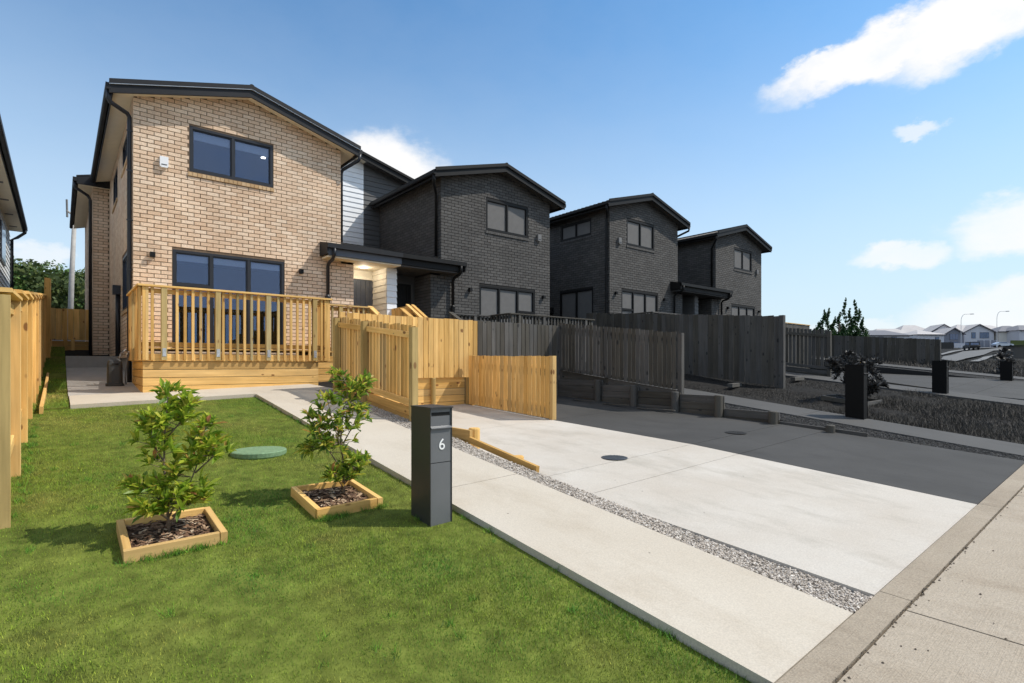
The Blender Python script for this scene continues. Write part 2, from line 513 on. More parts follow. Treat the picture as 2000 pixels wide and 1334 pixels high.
leaf_mat('leaf_shrub', [(0.0, (0.13, 0.25, 0.025)), (0.4, (0.34, 0.48, 0.045)), (0.75, (0.56, 0.62, 0.07)), (0.93, (0.62, 0.58, 0.10)), (1.0, (0.55, 0.22, 0.12))], 0.55)
leaf_mat('leaf_shrub_deep', [(0.0, (0.08, 0.17, 0.025)), (0.4, (0.24, 0.37, 0.045)), (0.75, (0.50, 0.57, 0.07)), (0.95, (0.66, 0.56, 0.10)), (1.0, (0.58, 0.26, 0.12))], 0.55)
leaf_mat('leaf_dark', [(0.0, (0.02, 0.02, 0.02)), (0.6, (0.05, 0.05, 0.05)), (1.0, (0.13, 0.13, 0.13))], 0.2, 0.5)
leaf_mat('leaf_tree', [(0.0, (0.015, 0.05, 0.016)), (0.6, (0.03, 0.085, 0.02)), (1.0, (0.07, 0.15, 0.03))], 0.25, 0.6)
leaf_mat('leaf_bush', [(0.0, (0.030, 0.055, 0.012)), (0.5, (0.055, 0.085, 0.018)), (1.0, (0.11, 0.14, 0.03))], 0.25, 0.7)
leaf_mat('leaf_bright', [(0.0, (0.04, 0.10, 0.02)), (0.5, (0.075, 0.16, 0.03)), (1.0, (0.14, 0.24, 0.05))], 0.25, 0.7)
leaf_mat('chip', [(0.0, (0.07, 0.035, 0.02)), (0.5, (0.20, 0.11, 0.06)), (0.85, (0.42, 0.29, 0.18)), (1.0, (0.60, 0.47, 0.33))], 0.0, 0.9)
leaf_mat('gravel_pale', [(0.0, (0.24, 0.205, 0.17)), (0.4, (0.46, 0.405, 0.345)), (0.8, (0.60, 0.54, 0.475)), (1.0, (0.72, 0.68, 0.62))], 0.0, 0.85)
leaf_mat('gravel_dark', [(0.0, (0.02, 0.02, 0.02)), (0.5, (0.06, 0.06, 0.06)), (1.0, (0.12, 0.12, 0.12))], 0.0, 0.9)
plain('grit', (0.10, 0.08, 0.06), 1.0, var=0.4, scale=60)
plain('gravel_bed', (0.26, 0.24, 0.21), 1.0, var=0.3, scale=40)
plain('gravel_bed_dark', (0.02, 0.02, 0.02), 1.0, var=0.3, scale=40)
glass_mat('glass', (0.80, 0.84, 0.88), 0.06)
plain('glass_dark', (0.155, 0.15, 0.145), 0.6, var=0.06, spec=0.15)
emit_mat('lamp_warm', (1.0, 0.80, 0.50), 5.0)
emit_mat('downlight', (1.0, 0.95, 0.86), 5.0)

# ------------------------------------------------------------------ object helpers
WM = {}
I4 = Matrix.Identity(4)


def link(o, parent=None, world=None):
    col.objects.link(o)
    if world is not None:
        o.matrix_basis = world
    WM[o.name] = o.matrix_basis.copy()
    if parent is not None:
        o.parent = parent
        o.matrix_parent_inverse = WM[parent.name].inverted()
    return o


def tag(o, label=None, cat=None, group=None, kind=None):
    if label: o['label'] = label
    if cat: o['category'] = cat
    if group: o['group'] = group
    if kind: o['kind'] = kind
    return o


def thing(name, loc, label, cat, group=None):
    o = bpy.data.objects.new(name, None)
    o.empty_display_size = 0.2
    link(o, None, Matrix.Translation(Vector(loc)))
    return tag(o, label, cat, group)


class MB:
    """Collects faces for one mesh object."""
    def __init__(self, fn=None):
        self.v, self.f, self.fn = [], [], fn

    def add(self, vs, fs):
        b = len(self.v)
        if self.fn:
            vs = [self.fn(*p) for p in vs]
        self.v += [tuple(p) for p in vs]
        self.f += [tuple(b + i for i in q) for q in fs]
        return self

    def box(self, x0, x1, y0, y1, z0, z1):
        return self.add([(x0, y0, z0), (x1, y0, z0), (x1, y1, z0), (x0, y1, z0),
                         (x0, y0, z1), (x1, y0, z1), (x1, y1, z1), (x0, y1, z1)],
                        [(0, 3, 2, 1), (4, 5, 6, 7), (0, 1, 5, 4), (1, 2, 6, 5), (2, 3, 7, 6), (3, 0, 4, 7)])

    def quad(self, a, b, c, d):
        return self.add([a, b, c, d], [(0, 1, 2, 3)])

    def prism(self, prof, y0, y1):
        """profile of (x, z) pairs swept along y"""
        n = len(prof)
        vs = [(x, y0, z) for x, z in prof] + [(x, y1, z) for x, z in prof]
        fs = [tuple(range(n)), tuple(range(2 * n - 1, n - 1, -1))]
        fs += [(i, i + n, (i + 1) % n + n, (i + 1) % n) for i in range(n)]
        return self.add(vs, fs)

    def slab(self, corners, t):
        """corners: top outline points; extruded down by t"""
        n = len(corners)
        vs = [tuple(p) for p in corners] + [(p[0], p[1], p[2] - t) for p in corners]
        fs = [tuple(range(n)), tuple(range(2 * n - 1, n - 1, -1))]
        fs += [(i, i + n, (i + 1) % n + n, (i + 1) % n) for i in range(n)]
        return self.add(vs, fs)

    def tube(self, pts, r, seg=8, caps=True):
        pts = [Vector(p) for p in pts]
        rs = r if isinstance(r, (list, tuple)) else [r] * len(pts)
        vs, fs = [], []
        ref = None
        for i, p in enumerate(pts):
            d = (pts[min(i + 1, len(pts) - 1)] - pts[max(i - 1, 0)]).normalized()
            if ref is None:
                ref = Vector((0, 0, 1)) if abs(d.z) < 0.9 else Vector((1, 0, 0))
            u = (ref - d * ref.dot(d)).normalized()
            w = d.cross(u)
            ref = u
            for k in range(seg):
                a = 2 * math.pi * k / seg
                vs.append(p + (u * math.cos(a) + w * math.sin(a)) * rs[i])
        for i in range(len(pts) - 1):
            for k in range(seg):
                k2 = (k + 1) % seg
                fs.append((i * seg + k, i * seg + k2, (i + 1) * seg + k2, (i + 1) * seg + k))
        if caps:
            fs.append(tuple(range(seg - 1, -1, -1)))
            b = (len(pts) - 1) * seg
            fs.append(tuple(range(b, b + seg)))
        return self.add(vs, fs)

    def lathe(self, c, prof, seg=24):
        """prof: (radius, z) pairs round the vertical through c"""
        vs, fs = [], []
        for r, z in prof:
            for k in range(seg):
                a = 2 * math.pi * k / seg
                vs.append((c[0] + r * math.cos(a), c[1] + r * math.sin(a), c[2] + z))
        n = len(prof)
        for i in range(n - 1):
            for k in range(seg):
                k2 = (k + 1) % seg
                fs.append((i * seg + k, i * seg + k2, (i + 1) * seg + k2, (i + 1) * seg + k))
        fs.append(tuple(range(seg - 1, -1, -1)))
        fs.append(tuple(range((n - 1) * seg, n * seg)))
        return self.add(vs, fs)

    def build(self, name, mat, parent=None, kind=None, smooth=False, label=None):
        v = np.array(self.v, dtype=float)
        c = np.array([(v[:, 0].min() + v[:, 0].max()) / 2, (v[:, 1].min() + v[:, 1].max()) / 2, v[:, 2].min()])
        me = bpy.data.meshes.new(name)
        me.from_pydata((v - c).tolist(), [], self.f)
        me.materials.append(MATS[mat])
        if smooth:
            me.polygons.foreach_set('use_smooth', [True] * len(me.polygons))
        o = bpy.data.objects.new(name, me)
        link(o, parent, Matrix.Translation(Vector(c)))
        if kind: o['kind'] = kind
        if label: o['label'] = label
        return o


def big_mesh(name, verts, nper, mat, parent=None, kind='stuff'):
    """many separate equal polygons (nper corners each) from an (n*nper, 3) array"""
    n = len(verts) // nper
    me = bpy.data.meshes.new(name)
    me.vertices.add(len(verts))
    me.vertices.foreach_set('co', np.asarray(verts, dtype=np.float32).ravel())
    me.loops.add(len(verts))
    me.loops.foreach_set('vertex_index', np.arange(len(verts), dtype=np.int32))
    me.polygons.add(n)
    me.polygons.foreach_set('loop_start', np.arange(0, len(verts), nper, dtype=np.int32))
    me.update(calc_edges=True)
    me.materials.append(MATS[mat])
    o = bpy.data.objects.new(name, me)
    link(o, parent, I4)
    if kind: o['kind'] = kind
    return o


PCACHE = {}


def plank_mesh(L, w, t, mat, cut=0.0):
    key = (round(L, 2), round(w, 3), round(t, 3), mat, cut)
    if key in PCACHE:
        return PCACHE[key]
    L = key[0]
    e = min(0.003, t * 0.2)
    # box along x with eased long edges (octagonal section)
    hw, ht = w / 2, t / 2
    sec = [(-hw + e, -ht), (hw - e, -ht), (hw, -ht + e), (hw, ht - e), (hw - e, ht), (-hw + e, ht), (-hw, ht - e), (-hw, -ht + e)]
    vs = [(0, a, b) for a, b in sec] + [(L - (cut if a < 0 else 0), a, b) for a, b in sec]
    fs = [tuple(range(7, -1, -1)), tuple(range(8, 16))] + [(i, (i + 1) % 8, (i + 1) % 8 + 8, i + 8) for i in range(8)]
    me = bpy.data.meshes.new('plank')
    me.from_pydata(vs, [], fs)
    uv = me.uv_layers.new(name='UVMap')
    for p in me.polygons:
        end = abs(p.normal.x) > 0.7
        for li in p.loop_indices:
            x, y, z = me.vertices[me.loops[li].vertex_index].co
            uv.data[li].uv = (y * 0.3, z) if end else (x, y + z)
    me.materials.append(MATS[mat])
    PCACHE[key] = me
    return me


def plank(parent, name, A, B, w, t, wdir, mat, cut=0.0, kind=None):
    A, B = Vector(A), Vector(B)
    x = B - A
    L = x.length
    x.normalize()
    y = Vector(wdir)
    y = (y - x * y.dot(x)).normalized()
    z = x.cross(y)
    M = Matrix((x, y, z)).transposed().to_4x4()
    M.translation = A
    o = bpy.data.objects.new(name, plank_mesh(L, w, t, mat, cut))
    link(o, parent, M)
    if kind: o['kind'] = kind
    return o


def copy_tree(o, parent, T):
    """copy of a thing with its parts, moved by the world matrix T"""
    c = o.copy()
    w = T @ WM[o.name]
    c.parent = None
    c.matrix_parent_inverse = I4
    link(c, parent, w)
    for ch in [q for q in bpy.data.objects if q.parent == o]:
        copy_tree(ch, c, T)
    return c


def lerp_table(tab, x):
    return float(np.interp(x, [a for a, _ in tab], [b for _, b in tab]))


# ------------------------------------------------------------------ the lie of the land
RAMP = [(-60, -0.6), (-3, -0.03), (1.16, 0), (10, 1.0), (11.6, 1.06), (17, 1.5), (22, 2.1), (40, 3.0), (70, 6.0), (130, 14), (200, 18), (400, 20)]
DRIVE = [(-20, -1.0), (1.2, 0), (4.3, .235), (7.2, .36), (10, .50), (20, 1.0)]
FAR = [(0, 1.2), (25, 1.35), (30, 1.5), (50, 1.88), (80, 2.8), (120, 4.6), (150, 6.2), (190, 9.2), (300, 11), (900, 14)]


def cross(X):
    return 0.03 * (max(X, -6) - 2.6) + 0.012 * max(0.0, min(X, 30) - 12) + 0.0


def G(X, Y):
    z = cross(min(X, 30)) + lerp_table(RAMP, Y)
    if X > 27:
        w = min(1.0, (X - 27) / 12)
        w = w * w * (3 - 2 * w)
        D = X * math.sin(YAW) + Y * math.cos(YAW)
        z = z * (1 - w) + lerp_table(FAR, D) * w
    return z


def drive_z(X, Y):
    return cross(X) + lerp_table(DRIVE, Y)


def sheet(name, xs, ys, zf, mat, skirt=0.0, kind='structure', parent=None):
    nx, ny = len(xs), len(ys)
    vs = [(x, y, zf(x, y)) for y in ys for x in xs]
    fs = [(j * nx + i, j * nx + i + 1, (j + 1) * nx + i + 1, (j + 1) * nx + i) for j in range(ny - 1) for i in range(nx - 1)]
    if skirt:
        ring = [i for i in range(nx)] + [j * nx + nx - 1 for j in range(1, ny)] + [(ny - 1) * nx + i for i in range(nx - 2, -1, -1)] + [j * nx for j in range(ny - 2, 0, -1)]
        b = len(vs)
        vs += [(vs[i][0], vs[i][1], vs[i][2] - skirt) for i in ring]
        n = len(ring)
        fs += [(ring[k], ring[(k + 1) % n], b + (k + 1) % n, b + k)[::-1] for k in range(n)]
    m = MB()
    m.v, m.f = vs, fs
    return m.build(name, mat, parent, kind)


def terrain_z(X, Y):
    z = G(X, Y) - 0.06
    if -0.9 < X < 26.5 and 0.6 < Y < 11.0:
        z = min(z, drive_z(X, Y)) - 0.25
    return z


def axis(parts):
    out = []
    for a, b, n in parts:
        out += list(np.linspace(a, b, n, endpoint=False))
    return out + [parts[-1][1]]


terrain = sheet('terrain', axis([(-160, -20, 10), (-20, -1, 8), (-1, 30, 62), (30, 60, 20), (60, 260, 40), (260, 900, 20)]),
                axis([(-120, -4, 10), (-4, 14, 36), (14, 60, 24), (60, 220, 30), (220, 700, 12)]), terrain_z, 'terrain')

# ---- street side: footpath slabs, kerb strip, carriageway
fp = tag(MB().box(-12, 60, -0.62, 0.98, -1.5, -1.4).build('footpath', 'concrete_old'), kind='structure')
JX = [-12, -4.2, 0.9, 3.87, 7.6, 11.4, 15.2, 19, 24, 30, 36, 44, 60]
for a, b in zip(JX[:-1], JX[1:]):
    MB().slab([(a + .008, -0.62, cross(a) - .015), (b - .008, -0.62, cross(b) - .015), (b - .008, 0.985, cross(b)), (a + .008, 0.985, cross(a))], 0.1).build('slab', 'concrete_old', fp)
ks = tag(MB().box(-12, 60, 1.02, 1.14, -1.5, -1.4).build('kerb_strip', 'concrete_kerb'), kind='structure')
KX = [-12, -2, 1.3, 4.02, 6.9, 9.8, 12.7, 15.6, 18.5, 24, 30, 36, 44, 60]
for a, b in zip(KX[:-1], KX[1:]):
    h = 0.012
    MB().slab([(a + .004, 1.0, cross(a) + h - .006), (b - .004, 1.0, cross(b) + h - .006), (b - .004, 1.165, cross(b) + h), (a + .004, 1.165, cross(a) + h)], 0.12).build('kerb_stone', 'concrete_kerb', ks)
rd = MB()
for a, b in zip(JX[:-1], JX[1:]):
    rd.quad((a, -9, cross(a) - .16), (b, -9, cross(b) - .16), (b, -0.62, cross(b) - .14), (a, -0.62, cross(a) - .14))
tag(rd.build('road', 'asphalt'), kind='structure')

# grit and chipped mortar along the joint between footpath and kerb strip
_r = np.random.RandomState(31)
_m = MB()
for _i in range(420):
    _x = _r.uniform(2.2, 12.0) if _i % 3 else _r.uniform(2.2, 5.5)
    _y = .992 + _r.normal(0, .012) if _i % 8 else _r.uniform(-.3, .95)
    _s = _r.uniform(.003, .010)
    _z = cross(_x) + .001
    _m.add([(_x - _s, _y, _z), (_x, _y - _s * .8, _z), (_x + _s * 1.2, _y + .2 * _s, _z), (_x, _y + _s, _z), (_x + .2 * _s, _y, _z + _s * .8)], [(0, 1, 4), (1, 2, 4), (2, 3, 4), (3, 0, 4)])
tag(_m.build('joint_grit', 'grit', None, 'stuff'), 'dark grit and crumbs along the footpath joint', 'grit')

# ---- lawn, verge and concrete of the two plots
lawn = sheet('lawn', list(np.linspace(-0.9, 2.58, 12)), axis([(1.17, 9.98, 24)]), lambda x, y: G(x, y) - 0.055 + 0.004 * math.sin(x * 3.1 + y * 1.7), 'soil_lawn', 0.6)
sheet('lawn_strip', list(np.linspace(-0.9, 0.10, 4)), axis([(9.98, 21.6, 20)]), lambda x, y: G(x, y) - 0.03 + (0.10 if y > 15 else 0.0), 'soil_lawn', 0.6)
verge = sheet('verge', list(np.linspace(11.27, 16.775, 16)), axis([(1.17, 12.5, 24)]), lambda x, y: G(x, y) - 0.05 + 0.03 * math.sin(x * 2.1) * math.cos(y * 1.7), 'soil_verge', 0.8)
sheet('verge', list(np.linspace(25.6, 29, 8)), axis([(1.17, 12.5, 20)]), lambda x, y: G(x, y) - 0.05, 'soil_verge', 0.8)


class Plot:
    """frontage of one dwelling; local X as measured for the nearest one, mirrored about 6.92"""
    def __init__(self, ox, oy, oz, mir):
        self.ox, self.oy, self.oz, self.mir = ox, oy, oz, mir

    def X(self, x):
        return self.ox + (13.84 - x if self.mir else x)

    def W(self, x, y, z):
        return (self.X(x), self.oy + y, self.oz + z)

    def P(self, x, y):
        return (self.X(x), self.oy + y)


PLOTS = [Plot(0, 0, 0, False), Plot(0, 0, 0, True), Plot(14.2, -0.4, 0.37, False), Plot(14.2, -0.4, 0.37, True)]


def slabs(name, plot, x0, x1, ys, zf, mat, t=0.13, jitter=0.004, lastx=None):
    base = None
    for a, b in zip(ys[:-1], ys[1:]):
        c = []
        for x, y in ((x0, a + .005), (x1, a + .005), (x1, b - .005), (x0, b - .005)):
            X, Y = plot.X(x), y if y < 1.3 else y + plot.oy
            c.append((X, Y, zf(X, Y)))
        m = MB().slab(c, t)
        if base is None:
            base = tag(m.build(name, mat), kind='structure')
        else:
            m.build('slab', mat, base)
    return base


def gravel(plot, mat, bed, x0, x1, y0, y1, n, label):
    X0, X1 = sorted((plot.X(x0), plot.X(x1)))
    
    def zf(x, y):
        t = (x - plot.X(x0)) / (plot.X(x1) - plot.X(x0))
        k = min(1.0, max(0.0, (y - plot.oy - 5.3) / .5))
        lo = max(drive_z(x, y) - .03, G(x, y) - .075)
        return G(x, y) - .022 + t * (lo - (G(x, y) - .022)) * (1 - k) - .02 * k
    b = sheet('gravel_bed', [X0, X0 + .12, X0 + .24, X1], axis([(y0, y1, 20)]), zf, bed, 0.3)
    rs = np.random.RandomState(5 + int(plot.X(3.6)))
    ico = np.array([(0, 0, 1), (.9, 0, .25), (.28, .85, .2), (-.75, .5, .25), (-.7, -.55, .2), (.3, -.85, .25), (0, 0, -.6)])
    tri = [(0, 1, 2), (0, 2, 3), (0, 3, 4), (0, 4, 5), (0, 5, 1), (6, 2, 1), (6, 3, 2), (6, 4, 3), (6, 5, 4), (6, 1, 5)]
    vs, fs = [], []
    for i in range(n):
        s = rs.uniform(.005, .012)
        a, t1 = rs.uniform(0, 6.28), rs.uniform(-.7, .7)
        y = y0 + (y1 - y0) * rs.uniform() ** 1.25
        x = rs.uniform(X0 + .01, X1 - .01)
        q = ico * rs.uniform(.6, 1.25, ico.shape) * s * np.array([1.25, 1, .8])
        ca, sa, ct, st = math.cos(a), math.sin(a), math.cos(t1), math.sin(t1)
        q = q @ np.array([[ca, -sa, 0], [sa, ca, 0], [0, 0, 1]]) @ np.array([[1, 0, 0], [0, ct, -st], [0, st, ct]])
        q += np.array([x, y, zf(x, y) + rs.uniform(.0, .018)])
        b0 = len(vs)
        vs += q.tolist()
        fs += [tuple(b0 + k for k in f) for f in tri]
    m = MB(); m.v, m.f = vs, fs
    o = m.build('gravel', mat, None, 'stuff')
    return tag(o, label, 'gravel')


p0, p1, p2, p3 = PLOTS
PATH_Y = [1.175, 4.25, 7.1, 10.0]
slabs('path', p0, 2.58, 3.60, PATH_Y, lambda x, y: G(x, y), 'concrete_path')
slabs('path', p1, 2.58, 3.60, PATH_Y, lambda x, y: G(x, y), 'concrete_dark_path')
slabs('path', p2, 2.58, 3.60, PATH_Y, lambda x, y: G(x, y), 'concrete_dark_path')
slabs('path', p3, 2.58, 3.60, PATH_Y, lambda x, y: G(x, y), 'concrete_dark_path')
# apron in front of the deck, side path and its step
ap = MB()
ap.slab([(0.11, 9.99, G(0.11, 9.99)), (2.58, 10.005, G(2.58, 10)), (4.0, 10.005, G(4.0, 10)), (4.0, 11.6, G(4, 11.6)), (0.11, 11.6, G(0.11, 11.6))], 0.13)
ap = tag(ap.build('front_apron', 'concrete_path'), kind='structure')
sp = MB()
sp.slab([(0.10, 11.606, G(0.1, 11.6)), (1.3, 11.606, G(1.3, 11.6) - .02), (1.3, 17.0, G(1.3, 17) - .02), (0.10, 17.0, G(0.1, 17))], 0.13)
sp = tag(sp.build('side_path', 'concrete_side'), kind='structure')
MB().box(0.10, 1.3, 17.0, 27, 1.3, 1.71).build('step', 'concrete_side', sp)

DRV_Y = [1.175, 3.62, 4.31, 7.2, 10.0]
slabs('driveway', p0, 3.97, 6.915, DRV_Y, drive_z, 'concrete_pale')
slabs('driveway', p1, 3.97, 6.915, DRV_Y, drive_z, 'concrete_dark')
slabs('driveway', p2, 3.97, 6.915, DRV_Y, lambda x, y: drive_z(x, y) + .03, 'concrete_dark')
slabs('driveway', p3, 3.97, 6.915, DRV_Y, lambda x, y: drive_z(x, y) + .03, 'concrete_dark')
gravel(p0, 'gravel_pale', 'gravel_bed', 3.605, 3.965, 1.19, 9.95, 20000, 'pale crushed stone strip between light path and light driveway')
gravel(p1, 'gravel_dark', 'gravel_bed_dark', 3.605, 3.965, 1.19, 7.0, 5000, 'dark crushed stone strip beside the dark driveway')
gravel(p2, 'gravel_dark', 'gravel_bed_dark', 3.605, 3.965, 1.19, 9.0, 900, 'dark crushed stone strip at the nearer side of the second dark driveway')
gravel(p3, 'gravel_dark', 'gravel_bed_dark', 3.605, 3.965, 1.19, 9.0, 900, 'dark crushed stone strip at the farther side of the second dark driveway')


# ---- grass
def blades(name, region, n, h0, h1, w, mat, zf, label, seed, avoid=(), clump=0.0, bias=1.0):
    rs = np.random.RandomState(seed)
    x0, x1, y0, y1 = region
    x = rs.uniform(x0, x1, n)
    y = y0 + (y1 - y0) * rs.uniform(0, 1, n) ** bias
    keep = np.ones(n, bool)
    for a, b, c, d in avoid:
        keep &= ~((x > a) & (x < b) & (y > c) & (y < d))
    x, y = x[keep], y[keep]
    n = len(x)
    gx = np.linspace(x0, x1, 40); gy = np.linspace(y0, y1, 80)
    gz = np.array([[zf(a, b) for a in gx] for b in gy])
    fi = (x - x0) / (x1 - x0) * 39; fj = (y - y0) / (y1 - y0) * 79
    i0 = np.clip(fi.astype(int), 0, 38); j0 = np.clip(fj.astype(int), 0, 78)
    u, v = fi - i0, fj - j0
    z = gz[j0, i0] * (1 - u) * (1 - v) + gz[j0, i0 + 1] * u * (1 - v) + gz[j0 + 1, i0] * (1 - u) * v + gz[j0 + 1, i0 + 1] * u * v
    den = 0.5 + 0.25 * np.sin(x * 2.3 + 1.3 * np.sin(y * 1.9)) + 0.25 * np.sin(y * 3.1 + 1.7 * np.sin(x * 2.7))
    hh = (h0 + (h1 - h0) * rs.uniform(0, 1, n) ** 1.5) * (1 - clump + 2 * clump * den)
    a = rs.uniform(0, 2 * np.pi, n)
    lean = rs.uniform(0.1, 0.9, n) * hh
    b = rs.uniform(0, 2 * np.pi, n)
    ww = w * rs.uniform(0.6, 1.3, n)
    V = np.zeros((n, 3, 3), np.float32)
    V[:, 0] = np.stack([x - ww * np.cos(a), y - ww * np.sin(a), z - .004], 1)
    V[:, 1] = np.stack([x + ww * np.cos(a), y + ww * np.sin(a), z - .004], 1)
    V[:, 2] = np.stack([x + lean * np.cos(b), y + lean * np.sin(b), z + hh], 1)
    o = big_mesh(name, V.reshape(-1, 3), 3, mat)
    return tag(o, label, 'grass')


lz = lambda x, y: G(x, y) - 0.055
BOX1 = (0.31, 0.91, 4.24, 4.84)
BOX2 = (1.56, 2.12, 4.28, 4.92)
blades('lawn_grass', (-0.9, 2.575, 1.18, 9.97), 400000, .008, .024, .0019, 'grass', lz, 'short green mown grass of the front lawn', 1, [BOX1, BOX2], 0.0, 1.35)
def tufts():
    rs = np.random.RandomState(77)
    pts = []
    for i in range(170):                         # ragged growth along the path edge, boards, post and fence foot
        k = rs.randint(5)
        if k == 0: pts.append((2.58 - abs(rs.normal(0, .012)), rs.uniform(1.3, 9.9)))
        elif k == 1: pts.append((rs.uniform(.28, .94), 4.24 - rs.uniform(.0, .02)))
        elif k == 2: pts.append((rs.uniform(1.53, 2.15), 4.27 - rs.uniform(.0, .02)))
        elif k == 3: pts.append((-.27 + abs(rs.normal(0, .03)), rs.uniform(5.2, 10)))
        else: pts.append((rs.uniform(-.2, 2.5), 1.6 + 7 * rs.uniform() ** 1.6))
    V = []
    for x, y in pts:
        if BOX1[0] < x < BOX1[1] and BOX1[2] < y < BOX1[3] or BOX2[0] < x < BOX2[1] and BOX2[2] < y < BOX2[3]:
            continue
        z = lz(x, y)
        n = rs.randint(14, 40)
        for j in range(n):
            a, b = rs.uniform(0, 6.28, 2)
            px, py = x + rs.normal(0, .022), y + rs.normal(0, .022)
            h = rs.uniform(.02, .062); w = .0022; l = h * rs.uniform(.2, 1.0)
            V += [(px - w * math.cos(a), py - w * math.sin(a), z), (px + w * math.cos(a), py + w * math.sin(a), z), (px + l * math.cos(b), py + l * math.sin(b), z + h)]
    tag(big_mesh('grass_tufts', np.array(V), 3, 'grass_tuft'), 'longer bright green tufts scattered along the lawn edges', 'grass')


tufts()
blades('lawn_grass', (-0.9, 0.09, 9.98, 21.5), 40000, .02, .05, .003, 'grass', lambda x, y: G(x, y) - .03 + (0.10 if y > 15 else 0), 'narrow grass strip beside the side path along the tall fence', 2)
vz = lambda x, y: G(x, y) - 0.05
blades('verge_grass', (11.45, 16.6, 1.2, 4.2), 40000, .03, .12, .004, 'grass_dark', vz, 'rank dark grass beside the dark letterboxes', 3, clump=0.6)
blades('verge_grass', (11.45, 16.6, 4.2, 12.3), 36000, .015, .06, .004, 'grass_dark', vz, 'short dark grass in front of the tall dark fence', 4)
blades('verge_grass', (25.7, 60.0, 1.2, 9.0), 40000, .05, .22, .010, 'grass_dark', vz, 'dark rough grass beyond the second dark driveway', 6, clump=0.6)


# ------------------------------------------------------------------ houses
BL, BH, BJ = 0.226, 0.072, 0.014


def brick_layout(a0, a1, z0, z1, openings=(), top=None, k0=0):
    out = []
    k = k0
    while z0 + (k - k0) * (BH + BJ) + BH <= z1 + 1e-6:
        z = z0 + (k - k0) * (BH + BJ)
        zt = z + BH
        lo, hi = a0, a1
        if top:
            s = [a for a in np.linspace(a0, a1, 200) if top(a) >= zt]
            if not s:
                break
            lo, hi = s[0], s[-1]
        segs = [(lo, hi)]
        for (oa, ob, oz0, oz1) in openings:
            if zt > oz0 and z < oz1:
                ns = []
                for a, b in segs:
                    if b <= oa or a >= ob:
                        ns.append((a, b)); continue
                    if a < oa: ns.append((a, oa - BJ))
                    if b > ob: ns.append((ob + BJ, b))
                segs = ns
        st = a0 - (BL + BJ) * (0.5 if k % 2 else 0.0)
        n = int((a1 - st) / (BL + BJ)) + 2
        for i in range(n):
            b0 = st + i * (BL + BJ); b1 = b0 + BL
            for a, b in segs:
                c0, c1 = max(b0, a), min(b1, b)
                if c1 - c0 > 0.03:
                    out.append((c0, c1, z))
        k += 1
    return out


def wall_cells(m, a0, a1, z0, z1, openings, f):
    """flat wall face with openings; f(a, z, depth) gives a point; adds reveals"""
    xs = sorted({a0, a1} | {v for o in openings for v in o[:2] if a0 < v < a1})
    zs = sorted({z0, z1} | {v for o in openings for v in o[2:4] if z0 < v < z1})
    for x, x2 in zip(xs[:-1], xs[1:]):
        for z, z2 in zip(zs[:-1], zs[1:]):
            cx_, cz_ = (x + x2) / 2, (z + z2) / 2
            if any(o[0] < cx_ < o[1] and o[2] < cz_ < o[3] for o in openings):
                continue
            m.quad(f(x, z, 0), f(x2, z, 0), f(x2, z2, 0), f(x, z2, 0))
    for o in openings:
        a, b, c, d = o
        for (p, q) in (((a, c), (a, d)), ((b, c), (b, d)), ((a, c), (b, c)), ((a, d), (b, d))):
            m.quad(f(*p, 0), f(*q, 0), f(*q, 0.12), f(*p, 0.12))


